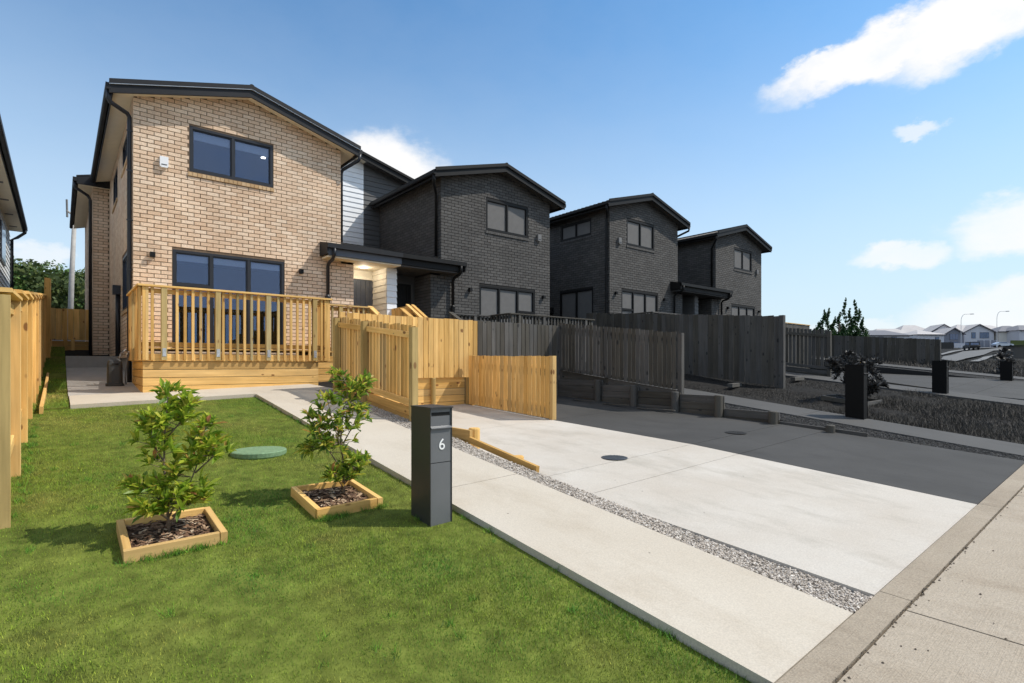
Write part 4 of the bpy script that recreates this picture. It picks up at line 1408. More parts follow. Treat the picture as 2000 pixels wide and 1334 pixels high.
# ------------------------------------------------------------------ fences
def palings(T, A, B, top, bot, mat, name='paling', w=.098, gap=.012, t=.02, off=0.0, jag=.012, cutmix=None):
    A, B = Vector((*A, 0)), Vector((*B, 0))
    d = (B - A); L = d.length; d.normalize()
    nrm = Vector((-d.y, d.x, 0))
    n = max(1, int(round(L / (w + gap))))
    st = L / n
    for i in range(n):
        s = (i + .5) * st
        p = A + d * s + nrm * (off + RND.uniform(-.002, .002))
        zt = top(p.x, p.y) + RND.uniform(-jag, jag * .4)
        zb = bot(p.x, p.y)
        tl = RND.uniform(-.003, .003)
        plank(T, name, (p.x + d.x * tl, p.y + d.y * tl, zb), (p.x, p.y, zt), st - gap * RND.uniform(.6, 1.5), t, d, mat)


def rails(T, A, B, zf, hs, mat, off, w=.075, t=.045, name='rail'):
    A, B = Vector((*A, 0)), Vector((*B, 0))
    d = (B - A).normalized(); nrm = Vector((-d.y, d.x, 0))
    a, b = A + nrm * off, B + nrm * off
    for h in hs:
        plank(T, name, (a.x, a.y, zf(A.x, A.y) + h), (b.x, b.y, zf(B.x, B.y) + h), w, t, (0, 0, 1), mat)


def post(T, x, y, z0, z1, mat, w=.1, name='post', rnd=False):
    if rnd:
        m = MB().tube([(x, y, z0), (x, y, z1 - .012), (x, y, z1)], [w / 2, w / 2, w / 2 - .008], 12)
        return m.build(name, mat, T)
    return plank(T, name, (x, y, z0), (x, y, z1), w, w, (1, 0, 0), mat)


def front_fences(plot, dark, lab, vis=True):
    """side fence A beside the path, end fence B, retaining wall under them"""
    wd, wp = ('wood_dark', 'wood_darker') if dark else ('pine', 'pine_post')
    P = plot.P
    sg = -1 if plot.mir else 1
    oy = plot.oy
    dz = 0.04 if plot.ox else 0.0
    # A: palings on the driveway side, rails and posts on the path side
    A = thing('paling_fence', (*P(4.02, 7.0), G(*P(4.02, 7.0))), lab[0], 'fence', 'paling fences')
    y0, y1 = (7.0, 9.92) if not plot.mir else (6.42, 9.92)
    top = lambda x, y: G(x, y) + 1.36 + dz
    bot = lambda x, y: G(x, y) + .16
    palings(A, P(4.03, y0 + .05), P(4.03, y1), top, bot, wd, gap=.022 if not plot.mir else .016, jag=.02)
    yp = [y0, (y0 + y1) / 2 + .2, y1 - .05]
    for y in yp:
        x_, y_ = P(3.955, y)
        post(A, x_, y_, G(x_, y_) - .3, top(x_, y_) - .02, wp, .10)
    for h in (.22, 1.22):
        for a, b in zip(yp[:-1], yp[1:]):
            xa, ya = P(3.985, a + .05); xb, yb = P(3.985, b - .05)
            plank(A, 'rail', (xa, ya, G(xa, ya) + h), (xb, yb, G(xb, yb) + h), .09, .045, (0, 0, 1), wd)
    for h in (-.04, .085):
        for a, b in zip(yp[:-1], yp[1:]):
            xa, ya = P(3.99, a + .05); xb, yb = P(3.99, b - .05)
            plank(A, 'plinth_board', (xa, ya, G(xa, ya) + h), (xb, yb, G(xb, yb) + h), .12, .03, (0, 0, 1), wd)
    # retaining wall below it, posts on the driveway side
    Rw = thing('retaining_wall', (*P(4.1, 7.0), drive_z(*P(4.1, 7.0))), lab[1], 'retaining wall', 'timber retaining walls')
    rm = 'wood_darker' if dark else 'pine'
    bays = [(9.9, 8.43, 1.13), (8.43, 7.4, 1.03), (7.4, 6.35, .93), (6.35, 5.39, .90), (5.39, 4.36, .66)] if plot.mir else [(9.9, 8.5, 1.05), (8.5, 7.05, .86), (7.05, 5.72, .655)]
    if plot.ox:
        bays = [(a, b, c + .40) for a, b, c in bays]
    for a, b, zt in bays:
        z = zt
        xa, ya = P(4.075, b)
        zb = drive_z(xa, ya) - .04
        while z > zb + .03:
            h = min(.145, z - zb)
            x0, yy0 = P(4.075, b + .004); x1, yy1 = P(4.075, a - .004)
            plank(Rw, 'sleeper', (x0, yy0, z - h / 2), (x1, yy1, z - h / 2), h - .006, .045, (0, 0, 1), rm)
            z -= h
        xp, yp_ = P(4.17, b + .07)
        post(Rw, xp, yp_, drive_z(xp, yp_) - .2, zt + .015, rm, .15, 'retaining_post', True)
    ye = bays[-1][1]
    # tapering last board running down to the gravel
    zt0 = (.50 if plot.mir else .40) + (.40 if plot.ox else 0)
    x0, yy0 = P(4.05, ye); x1, yy1 = P(4.0, ye - 1.35)
    g0 = drive_z(x1, yy1) + .02
    if not plot.mir:
        zt0 = G(x0, yy0) + .015
        g0 = G(x1, yy1) - .05
    plank(Rw, 'tapered_board', (x0, yy0, zt0 - .04), (x1, yy1, g0 + .0), .075, .045, (0, 0, 1), rm)
    xp, yp_ = P(4.14, ye - .85)
    post(Rw, xp, yp_, drive_z(xp, yp_) - .1, drive_z(xp, yp_) + .12, rm, .14, 'retaining_post', True)
    # B: fence across the head of the driveway on its own low wall
    B = thing('paling_fence', (*P(5.5, 9.9), drive_z(*P(5.5, 9.9))), lab[2], 'fence', 'paling fences')
    xe = (7.22 if not plot.mir else 6.62) if not plot.ox else 6.92
    zt = 2.49 + plot.oz
    palings(B, P(4.03, 9.9), P(xe, 9.9), lambda x, y: zt, lambda x, y: 1.22 + plot.oz, wd, w=.12, gap=.01, jag=.014)
    rails(B, P(4.03, 9.9), P(xe, 9.9), lambda x, y: plot.oz, (1.4, 2.3), wd, .035 * sg)
    for i, z in enumerate((.62, .765, .91, 1.055, 1.19)):
        a, b = P(4.1, 9.96), P(min(xe, 6.9), 9.96)
        plank(B, 'sleeper', (*a, z + plot.oz + cross(a[0]) * 0), (*b, z + plot.oz), .138, .04, (0, 0, 1), rm)
    for x in (4.3, 5.6, 6.05):
        x_, y_ = P(x, 9.87)
        post(B, x_, y_, drive_z(x_, y_) - .1, 1.22 + plot.oz, wp, .10, rnd=(x > 6))
    return A, Rw, B


front_fences(p0, False, ('pale pine fence with rails showing, between path and light driveway',
                         'short pale timber retaining wall ending behind the letterbox numbered 6',
                         'pale pine paling fence across the head of the light driveway'))
front_fences(p1, True, ('dark paling fence standing on the stepped dark timber retaining wall',
                        'stepped dark timber retaining wall with round posts along dark driveway',
                        'dark paling fence across the head of the dark driveway'))
front_fences(p2, True, ('dark fence with rails showing, right of the tall dark fence end',
                        'dark timber retaining wall beside the second dark driveway, nearer side',
                        'dark fence with pale top edge behind the railed dark fence'))

# divider between the two driveways
C = thing('paling_fence', (6.92, 8.6, drive_z(6.92, 8.6)), 'low pale pine fence dividing the light driveway from the dark one', 'fence', 'paling fences')
palings(C, (6.90, 7.22), (6.90, 9.78), lambda x, y: 1.655 + .015 * (y - 7.2), lambda x, y: drive_z(x, y) + .02, 'pine', w=.105, gap=.015, t=.018, jag=.006)
rails(C, (6.96, 7.22), (6.96, 9.78), drive_z, (.25, .95), 'pine', 0.0)
post(C, 6.955, 7.20, .3, 1.66, 'pine', .10)
post(C, 6.955, 9.7, .4, 1.70, 'pine', .10)
post(C, 6.93, 9.84, .4, 1.22, 'pine_post', .10)


def tall_fence(name, label, A, B, top, bot, mat, w=.15, face=-1, posts=3, hs=(.3, 1.5)):
    T = thing(name, (*A, bot(*A)), label, 'fence', 'tall boundary fences')
    palings(T, A, B, top, bot, mat, w=w, gap=.004, jag=.008)
    d = Vector((B[0] - A[0], B[1] - A[1], 0)).normalized(); nrm = Vector((-d.y, d.x, 0)) * face
    for h in hs:
        a = Vector((*A, 0)) + nrm * .04; b = Vector((*B, 0)) + nrm * .04
        plank(T, 'rail', (a.x, a.y, bot(*A) + h), (b.x, b.y, bot(*B) + h), .09, .045, (0, 0, 1), mat)
    for i in range(posts):
        t = i / (posts - 1)
        q = Vector((*A, 0)).lerp(Vector((*B, 0)), t) + nrm * .07
        post(T, q.x, q.y, bot(q.x, q.y) - .1, top(q.x, q.y) - .01, mat, .1)
    return T


E_ = tall_fence('boundary_fence', 'tall dark close-boarded fence right of the dark paling fence', (14.1, 6.28), (14.1, 12.9),
                lambda x, y: 2.74 + .085 * (y - 6.28), lambda x, y: G(x, y) - .03, 'wood_darker')
post(E_, 14.08, 6.22, .7, 2.75, 'wood_dark', .12)
tall_fence('boundary_fence', 'farthest tall dark fence, ending near the distant houses', (28.2, 6.05), (28.2, 14),
           lambda x, y: 2.55 + .085 * (y - 6.05), lambda x, y: G(x, y) - .05, 'wood_darker', posts=4, hs=(.2, .7))
p3_fence = thing('paling_fence', (*p3.P(5.5, 9.9), 1.0), 'dark paling fence with pale top between the tall dark fences', 'fence', 'paling fences')
palings(p3_fence, p3.P(6.9, 9.9), p3.P(4.0, 9.9), lambda x, y: 3.12, lambda x, y: 1.3, 'wood_darker', w=.15, gap=.005)
plank(p3_fence, 'capping', (*p3.P(6.9, 9.9), 3.135), (*p3.P(4.0, 9.9), 3.135), .07, .03, (0, 1, 0), 'pine')

# ---- left boundary fence: bays step up the slope, capping on each bay
LF = thing('boundary_fence', (-0.3, 5.1, G(-.3, 5.1)), 'long pale pine fence stepping up the slope along the left edge', 'fence', 'tall boundary fences')
ys = [5.32 + i * 1.36 for i in range(13)]
ltop = lambda y: 1.99 + .096 * (y - 5.1)
for i, y in enumerate(ys):
    zt = ltop(y)
    post(LF, -.33, y + .05, G(-.3, y) - .2, zt - .02, 'pine', .10)
    if i == len(ys) - 1:
        break
    y2 = ys[i + 1]
    lv = ltop(y + .25)
    plank(LF, 'capping', (-.335, y - .02, lv), (-.335, y2 + .0, lv + .06), .14, .032, (1, 0, 0), 'pine')
    plank(LF, 'rail', (-.345, y + .1, lv - .10), (-.345, y2, lv - .04), .09, .045, (0, 0, 1), 'pine')
    plank(LF, 'rail', (-.345, y + .1, G(-.3, y) + .28), (-.345, y2, G(-.3, y2) + .28), .09, .045, (0, 0, 1), 'pine')
    palings(LF, (-.385, y + .02), (-.385, y2 + .02), lambda x, yy: lv - .01, lambda x, yy: G(x, yy) - .05, 'pine', w=.15, gap=.004, jag=.0)
plank(LF, 'facing_board', (-.40, 5.305, .2), (-.40, 5.305, 2.0), .25, .02, (1, 0, 0), 'pine_post')
for y, zt in ((18.6, 3.75), (19.9, 3.88)):
    post(LF, -.26, y, 1.6, zt, 'pine', .12)
# timber edging lying along the fence
ed = thing('timber_edging', (-.2, 9.7, G(-.2, 9.7)), 'long thin timber edging on the grass beside the left fence', 'edging')
for a, b in ((9.7, 12.2), (12.22, 15.0)):
    plank(ed, 'edging_board', (-.20, a, G(-.2, a) + .0), (-.20, b, G(-.2, b) + .03), .10, .04, (0, 0, 1), 'pine')

# ---- fence across the back of the side passage
BF = thing('paling_fence', (.2, 22, 2.0), 'pale pine fence closing the side passage behind the cream house', 'fence', 'paling fences')
palings(BF, (-.4, 22.0), (.9, 22.0), lambda x, y: 3.25, lambda x, y: 2.27, 'pine', w=.14, gap=.006)
for z in (1.75, 1.89, 2.03, 2.17):
    plank(BF, 'sleeper', (-.4, 22.06, z), (.9, 22.06, z), .135, .04, (0, 0, 1), 'pine')
for x in (-.25, .12, .3):
    post(BF, x, 21.94, 1.6, 2.3, 'pine', .10)


# ------------------------------------------------------------------ letterboxes
def letterbox(x, y, z, dark, label, number=None):
    T = thing('letterbox', (x, y, z), label, 'letterbox', 'freestanding letterboxes')
    bm_, fm = ('mail_dark', 'mail_dark') if dark else ('mail_metal', 'mail_front_lit')
    w, d, h = .205, .30, .94
    x0, x1 = x - w / 2, x + w / 2
    y0, y1 = y - d / 2, y + d / 2
    m = MB()                                       # shell: sides, back
    m.box(x0, x0 + .006, y0, y1, z - .05, z + h - .012); m.box(x1 - .006, x1, y0, y1, z - .05, z + h - .012)
    m.box(x0 + .006, x1 - .006, y1 - .006, y1, z - .05, z + h - .012)
    m.build('body', bm_, T)
    MB().box(x0 - .004, x1 + .004, y0 - .012, y1 + .004, z + h - .0115, z + h).build('lid', bm_, T)
    f = MB()
    f.box(x0 + .0065, x1 - .0065, y0 + .010, y0 + .018, z + .78, z + .868)
    f.box(x0 + .0065, x0 + .016, y0 + .010, y0 + .018, z + .868, z + .898); f.box(x1 - .016, x1 - .0065, y0 + .010, y0 + .018, z + .868, z + .898)
    f.box(x0 + .0065, x1 - .0065, y0 + .010, y0 + .018, z + .898, z + h - .012)
    f.build('slot_panel', fm, T)
    sl = MB().box(x0 + .017, x1 - .017, y0 + .012, y0 + .017, z + .868, z + .898).build('mail_slot', 'slot_black', T)
    MB().add([(x0 + .0065, y0 - .010, z + .775), (x1 - .0065, y0 - .010, z + .775), (x1 - .0065, y0 + .018, z + .795), (x0 + .0065, y0 + .018, z + .795),
              (x0 + .0065, y0 - .010, z + .768), (x1 - .0065, y0 - .010, z + .768), (x1 - .0065, y0 + .018, z + .780), (x0 + .0065, y0 + .018, z + .780)],
             [(0, 1, 2, 3), (4, 7, 6, 5), (0, 4, 5, 1), (1, 5, 6, 2), (2, 6, 7, 3), (3, 7, 4, 0)]).build('lip', fm, T)
    dr = MB().box(x0 + .0075, x1 - .0075, y0 + .006, y0 + .014, z + .50, z + .764).build('parcel_door', fm, T)
    MB().box(x0 + .0075, x1 - .0075, y0 + .006, y0 + .014, z - .05, z + .494).build('lower_panel', fm, T)
    MB().box(x0 + .007, x1 - .007, y0 + .020, y0 + .026, z - .05, z + h - .013).build('inner_back', 'slot_black', T)
    if number:
        cu = bpy.data.curves.new('number', 'FONT')
        cu.body = number
        cu.size = .125
        cu.extrude = .0015
        cu.align_x = 'CENTER'
        tmp = bpy.data.objects.new('tmp', cu)
        col.objects.link(tmp)
        bpy.context.view_layer.update()
        me = bpy.data.meshes.new_from_object(tmp.evaluated_get(bpy.context.evaluated_depsgraph_get()))
        bpy.data.objects.remove(tmp)
        me.materials.clear(); me.materials.append(MATS['paint_white'])
        o = bpy.data.objects.new('number', me)
        link(o, dr, Matrix.Translation((x + .008, y0 + .0035, z + .60)) @ Matrix.Rotation(R(90), 4, 'X'))
        o['label'] = 'white number 6'
    return T


letterbox(2.335, 3.84, G(2.335, 3.68) - .055, False, 'charcoal metal letterbox with white number 6 on the lawn', '6')
letterbox(11.15, 3.60, .56, True, 'black letterbox beside the bush, nearest of the three black ones')
letterbox(17.2, 3.66, .66, True, 'middle one of the three black letterboxes, in rank grass')
letterbox(24.0, 3.35, .66, True, 'black letterbox closest to the right edge of the photo')


# ------------------------------------------------------------------ planters and shrubs
def leaf_mesh(name, L, w, mat):
    me = bpy.data.meshes.new(name)
    v = [(0, 0, 0), (L * .3, -w * .42, .006), (L * .3, 0, -.004), (L * .3, w * .42, .006), (L * .65, -w * .46, .004), (L * .65, 0, -.006), (L * .65, w * .46, .004), (L, 0, -.014)]
    me.from_pydata(v, [], [(0, 1, 2), (0, 2, 3), (1, 4, 5, 2), (2, 5, 6, 3), (4, 7, 5), (5, 7, 6)])
    me.materials.append(MATS[mat])
    return me


def planter(box, z, dark, label, group='square timber planters'):
    x0, x1, y0, y1 = box
    T = thing('planter_edging', ((x0 + x1) / 2, (y0 + y1) / 2, z), label, 'planter', group)
    wd = 'wood_dark' if dark else 'pine'
    h, t = .095, .045
    s0, s1 = z + .005, z + .11 * 0 + .005
    zz = lambda y: G((x0 + x1) / 2, y) - G((x0 + x1) / 2, (y0 + y1) / 2) + z + .03
    plank(T, 'edge_board', (x0, y0 + t / 2, zz(y0)), (x1 - t - .002, y0 + t / 2, zz(y0) + .01), h, t, (0, 0, 1), wd)
    plank(T, 'edge_board', (x1 - t / 2, y0, zz(y0) + .01), (x1 - t / 2, y1, zz(y1)), h, t, (0, 0, 1), wd)
    plank(T, 'edge_board', (x0 + t / 2, y0 + t + .002, zz(y0)), (x0 + t / 2, y1, zz(y1)), h, t, (0, 0, 1), wd)
    plank(T, 'edge_board', (x0 + t + .002, y1 - t / 2, zz(y1)), (x1 - t - .002, y1 - t / 2, zz(y1)), h, t, (0, 0, 1), wd)
    ml = MB().slab([(x0 + .03, y0 + .03, zz(y0) + .0), (x1 - .03, y0 + .03, zz(y0)), (x1 - .03, y1 - .03, zz(y1)), (x0 + .03, y1 - .03, zz(y1))], .06).build('mulch', 'mulch_dark' if dark else 'mulch', T)
    rs = np.random.RandomState(int(x0 * 100) % 999)
    n = 420
    V = np.zeros((n, 4, 3))
    for i in range(n):
        c = np.array([rs.uniform(x0 + .06, x1 - .06), rs.uniform(y0 + .06, y1 - .06), 0])
        c[2] = zz(c[1]) + rs.uniform(.004, .016)
        a = rs.uniform(0, 6.28); l, w = rs.uniform(.012, .045), rs.uniform(.004, .011)
        u = np.array([math.cos(a), math.sin(a), rs.uniform(-.3, .3)]) * l; q = np.array([-math.sin(a), math.cos(a), rs.uniform(-.4, .4)]) * w
        V[i] = [c - u - q, c + u - q, c + u + q, c - u + q]
    big_mesh('bark_chips', V.reshape(-1, 3), 4, 'gravel_dark' if dark else 'chip', T)
    return T


def shrub(base, stems, seed, lm, label, bark='bark', nleaf=290, L=.095, w=.042, cat='shrub', extra=0, whorl=6, group='young shrubs'):
    """stems: list of polylines relative to the base; leaves in whorls along them. Up to nleaf are objects"""
    rs = random.Random(seed)
    T = thing('shrub', base, label, cat, group)
    b = Vector(base)
    tips = []
    for k, st in enumerate(stems):
        pts = [b + Vector(p) for p in st]
        r0 = .011 if k == 0 else .007
        MB().tube(pts, [r0 * (1 - .7 * i / (len(pts) - 1)) for i in range(len(pts))], 6).build('stem', bark, T, smooth=True)
        # positions along the upper part
        seg = []
        for i in range(len(pts) - 1):
            for j in range(5):
                seg.append((pts[i].lerp(pts[i + 1], j / 5), (pts[i + 1] - pts[i]).normalized(), (i + j / 5) / (len(pts) - 1)))
        seg.append((pts[-1], (pts[-1] - pts[-2]).normalized(), 1.0))
        tips.append(seg)
    spots = []
    for seg in tips:
        for p, d, t in seg:
            if t < .30:
                continue
            spots.append((p, d, t))
    # side twigs carry the whorls
    tw = []
    twm = MB()
    for p, d, t in spots:
        for q in range(2):
            a = rs.uniform(0, 6.28)
            side = Vector((math.cos(a), math.sin(a), rs.uniform(-.1, .7))).normalized()
            l = rs.uniform(.03, .15) * (1.15 - .5 * t)
            e = p + side * l
            twm.tube([p, e], [.003, .002], 4, False)
            tw.append((e, (side + d * .5).normalized()))
    for seg in tips:
        tw.append((seg[-1][0], seg[-1][1])); tw.append((seg[-1][0], seg[-1][1]))
    twm.build('twigs', bark, T, 'stuff')
    metas = [leaf_mesh('leaf', L * s, w * s * q, lm) for s, q in ((1.0, 1.0), (.75, 1.1), (1.25, .85), (.5, 1.0), (.62, .8))]
    order = list(range(len(tw))); rs.shuffle(order)
    count = 0
    allm = []
    for r in range(whorl):
        for i in order:
            e, d = tw[i]
            a = rs.uniform(0, 6.28)
            ref = Vector((0, 0, 1)) if abs(d.z) < .9 else Vector((1, 0, 0))
            u = d.cross(ref).normalized(); v = d.cross(u)
            out = (u * math.cos(a) + v * math.sin(a))
            ld = (out + d * rs.uniform(.2, 1.4) + Vector((0, 0, rs.uniform(.0, 1.1)))).normalized()
            yv = ld.cross(Vector((0, 0, 1)))
            if yv.length < .1: yv = Vector((1, 0, 0))
            yv.normalize()
            zv = ld.cross(yv)
            if zv.z < 0: zv, yv = -zv, -yv
            roll = Matrix.Rotation(rs.uniform(-.7, .7), 3, ld)
            yv, zv = roll @ yv, roll @ zv
            M = Matrix((ld, yv, zv)).transposed().to_4x4()
            M.translation = e + Vector((rs.uniform(-.012, .012), rs.uniform(-.012, .012), rs.uniform(-.012, .012)))
            allm.append((M, rs.choice(metas)))
    allm.sort(key=lambda q: q[0].translation.length)
    for M, me in allm[:nleaf]:
        link(bpy.data.objects.new('leaf', me), T, M)
    m = MB()
    for M, me in allm[nleaf:]:
        m.add([M @ v.co for v in me.vertices], [tuple(p.vertices) for p in me.polygons])
    if m.v:
        m.build('foliage', lm, T, 'stuff')
    return T


planter(BOX1, G(.6, 4.54) - .055, False, 'square timber bed edging around the shrub nearest the left fence')
planter(BOX2, G(1.84, 4.6) - .055, False, 'square timber bed edging around the shrub behind the letterbox')
z1_ = G(.58, 4.66) - .03
shrub((.60, 4.58, z1_), [[(0, 0, -.02), (-.01, .01, .25), (-.03, 0, .5), (-.02, .02, .75), (.0, .02, 1.0)],
                         [(.0, 0, .02), (.10, -.02, .25), (.17, -.03, .45), (.20, -.03, .62), (.23, -.02, .74)],
                         [(-.01, 0, .18), (-.10, .02, .28), (-.18, .02, .33)],
                         [(-.02, 0, .48), (-.09, .03, .62), (-.11, .04, .80)],
                         [(.02, 0, .1), (.10, -.04, .17), (.17, -.05, .22)], [(0, 0, .08), (-.07, -.04, .15), (-.15, -.05, .2)], [(0, 0, .1), (.03, -.07, .2), (.06, -.09, .3)],
                         [(.16, -.03, .4), (.26, -.06, .5), (.30, -.05, .60)],
                         [(-.02, .0, .66), (.07, -.02, .78), (.11, -.02, .90)]],
      3, 'leaf_shrub', 'taller light green leafy shrub nearest the left fence', nleaf=295, L=.09, w=.032, whorl=10)
z2_ = G(1.93, 4.73) - .03
shrub((1.93, 4.66, z2_), [[(0, 0, -.02), (.0, .0, .25), (-.02, .01, .5), (.0, .0, .75), (.06, .02, .92), (.0, .02, 1.05)],
                          [(.0, 0, .2), (-.12, .0, .38), (-.22, .02, .5), (-.27, .02, .68)],
                          [(.0, 0, .3), (-.06, -.03, .5), (-.12, -.05, .66), (-.16, -.04, .85)],
                          [(.0, 0, .10), (.09, .0, .18), (.15, .01, .26)],
                          [(.0, 0, .05), (-.06, -.03, .14), (-.12, -.05, .2)], [(0, 0, .08), (.05, -.06, .16), (.10, -.08, .3)],
                          [(.0, 0, .45), (.10, .02, .6), (.16, .03, .74)],
                          [(-.05, 0, .45), (-.2, .03, .42), (-.27, .05, .40)],
                          [(.05, .01, .78), (.13, .0, .9), (.18, .02, .98)]],
      8, 'leaf_shrub_deep', 'bushier shrub with dark lower leaves behind the letterbox', nleaf=295, L=.08, w=.028, whorl=9)
DB = (13.0, 14.0, 4.0, 4.9)
planter(DB, G(13.3, 4.4) - .02, True, 'dark timber edging under the dark bush')
shrub((13.75, 4.5, G(13.7, 4.5)), [[(0, 0, 0), (0, .02, .5), (.03, .1, .7), (.02, .12, .98)], [(0, 0, 0), (-.3, .1, .35), (-.55, .15, .65), (-.7, .2, .8)],
                                     [(0, 0, 0), (.3, 0, .4), (.55, .05, .7), (.7, .1, .85)], [(0, 0, .1), (.3, -.2, .3), (.65, -.3, .42)], [(0, 0, .1), (-.3, -.2, .3), (-.6, -.3, .42)],
                                     [(0, 0, .4), (.25, .1, .65), (.4, .15, .88)], [(0, 0, .4), (-.25, .15, .62), (-.4, .2, .82)], [(0, 0, .2), (.1, -.3, .5), (.15, -.4, .8)], [(0, 0, .2), (-.15, -.3, .5), (-.2, -.4, .75)],
                                     [(0, 0, 0), (.3, -.15, .12), (.6, -.2, .2)], [(0, 0, 0), (-.3, -.15, .12), (-.6, -.2, .2)], [(0, 0, 0), (.1, -.3, .15), (.25, -.5, .3)], [(0, 0, 0), (-.1, -.3, .15), (-.25, -.5, .28)]],
      5, 'leaf_dark', 'dark rounded bush behind the nearest black letterbox', 'bark_dark', nleaf=0, L=.12, w=.05, whorl=16)
shrub((27.0, 3.7, 1.0), [[(0, 0, 0), (0, .1, .5), (.05, .1, 1.0)], [(0, 0, 0), (-.3, .1, .4), (-.6, .2, .8)], [(0, 0, 0), (.3, 0, .4), (.55, .1, .8)], [(0, 0, 0), (.5, .1, .3), (.9, .2, .4)], [(0, 0, 0), (-.5, 0, .3), (-.9, 0, .45)]],
      6, 'leaf_dark', 'dark bush by the black letterbox at the right edge', 'bark_dark', nleaf=0, L=.16, w=.07, whorl=12)

# ------------------------------------------------------------------ small things on the ground
lid = thing('tank_lid', (1.70, 6.45, G(1.7, 6.45) - .05), 'round pale green tank lid lying on the lawn between the shrubs', 'lid')
zl = G(1.70, 6.45) - .085
MB().lathe((1.70, 6.45, zl), [(.275, 0), (.285, .015), (.285, .058), (.275, .066), (.20, .068), (.0, .07)], 40).build('cover', 'lid_green', lid, smooth=False)
MB().lathe((1.70, 6.45, zl - .05), [(.25, 0), (.25, .06)], 32).build('collar', 'lid_green', lid)
for (x, y, dk, lb) in ((5.37, 4.44, False, 'round dark manhole cover set in the light driveway'), (8.29, 4.39, True, 'round black manhole cover set in the dark driveway')):
    z = drive_z(x, y)
    t = thing('manhole_cover', (x, y, z), lb, 'manhole cover', 'manhole covers')
    MB().lathe((x, y, z + .001), [(.165, 0), (.165, .006), (.155, .008), (.0, .008)], 32).build('cover', 'cast_iron_dark' if dk else 'cast_iron', t)
    m = MB()
    for i in range(9):
        o_ = -.12 + i * .03
        l = math.sqrt(.145 ** 2 - o_ * o_)
        m.box(x - l, x + l, y + o_ - .005, y + o_ + .005, z + .0095, z + .013)
    m.build('tread_ribs', 'cast_iron_dark' if dk else 'cast_iron', t)
# timber offcuts on the dark verge and driveway
for i, (x, y, l, a, lb) in enumerate(((12.8, 6.8, .9, .25, 'dark timber offcut lying on the verge by the tall dark fence'), (15.9, 6.6, .8, .1, 'dark timber offcut on the verge beyond the tall dark fence'),
                                     (9.3, 8.6, .7, 1.5, 'thin batten lying against the dark retaining wall, farthest one'), (9.35, 7.7, .7, 1.55, 'thin batten lying by the dark retaining wall, middle one'), (9.4, 6.7, .9, 1.6, 'thin batten lying by the dark retaining wall, nearest one'))):
    z = (G(x, y) if x > 11 else drive_z(x, y)) + .04
    o = plank(None, 'timber_offcut', (x - l / 2 * math.cos(a), y - l / 2 * math.sin(a), z), (x + l / 2 * math.cos(a), y + l / 2 * math.sin(a), z), .12 if x > 11 else .05, .09 if x > 11 else .02, (-math.sin(a), math.cos(a), 0), 'wood_dark')
    tag(o, lb, 'timber', 'timber offcuts')

# hose box by the side wall
hz = G(.8, 12.8) - .01
hb = thing('hose_box', (.80, 12.85, hz), 'dark plastic hose box standing on the side path by the deck', 'hose box')
m = MB()
rings = [(.145, .12, 0), (.145, .12, .04), (.125, .105, .05), (.12, .10, .40), (.105, .085, .48), (.06, .05, .515)]
n = 16
vs, fs = [], []
for (a, b, z) in rings:
    for k in range(n):
        t = 2 * math.pi * (k + .5) / n
        c, s = math.cos(t), math.sin(t)
        e = .45
        vs.append((.80 + a * math.copysign(abs(c) ** e, c), 12.85 + b * math.copysign(abs(s) ** e, s), hz + z))
for i in range(len(rings) - 1):
    for k in range(n):
        fs.append((i * n + k, i * n + (k + 1) % n, (i + 1) * n + (k + 1) % n, (i + 1) * n + k))
fs.append(tuple(range((len(rings) - 1) * n, len(rings) * n)))
m.add(vs, fs).build('body', 'plastic_black', hb)
MB().box(.75, .85, 12.738, 12.748, hz + .40, hz + .43).build('grip', 'slot_black', hb)
MB().tube([(.86, 12.9, hz + .48), (.90, 12.95, hz + .62), (.98, 13.0, hz + .70), (1.04, 13.05, hz + .62), (1.0, 12.98, hz + .45), (.97, 12.92, hz + .15), (.98, 12.9, hz + .02)], .012, 6).build('hose', 'plastic_grey', hb, smooth=True)
MB().tube([(1.12, 13.05, hz + .66), (1.03, 13.05, hz + .66), (1.0, 13.05, hz + .60)], .014, 6).build('tap', 'bare_steel', hb)

# ------------------------------------------------------------------ left neighbour
nb = thing('neighbour_house', (-1.5, 20, 1.5), 'pale grey weatherboard house showing only its eave at the left edge', 'house')
nw = MB().box(-7, -1.44, 9.0, 27.0, .6, 6.5).build('wall', 'board_neighbour', nb)
z = 1.6
while z < 6.3:
    MB().add([(-1.439, 9, z), (-1.439, 27, z), (-1.439, 27, z + .16), (-1.439, 9, z + .16), (-1.405, 9, z), (-1.405, 27, z), (-1.425, 27, z + .16), (-1.425, 9, z + .16)],
             [(0, 3, 2, 1), (4, 5, 6, 7), (0, 1, 5, 4), (1, 2, 6, 5), (2, 3, 7, 6), (3, 0, 4, 7)]).build('weatherboard', 'board_neighbour', nw)
    z += .163
nr = MB().prism([(-.98, 6.50), (-4.2, 7.6), (-7.4, 6.50), (-7.4, 6.44), (-4.2, 7.54), (-.98, 6.44)], 8.6, 26.6).build('roof', 'roof_pale', nb)
MB().box(-1.43, -1.05, 8.7, 26.5, 6.30, 6.32).build('soffit', 'soffit_pale', nr)
for y in (19.5, 21.5, 23.5, 25.5):
    MB().box(-1.36, -1.16, y, y + .12, 6.285, 6.298).build('soffit_vent', 'plastic_grey', nr)
MB().box(-1.05, -1.03, 8.65, 26.55, 6.30, 6.48).build('fascia', 'roof_pale', nr)
MB().prism([(-1.03, 6.49), (-.92, 6.49), (-.92, 6.38), (-.95, 6.35), (-1.0, 6.35), (-1.03, 6.38)], 8.6, 26.6).build('gutter', 'roof_pale', nr)
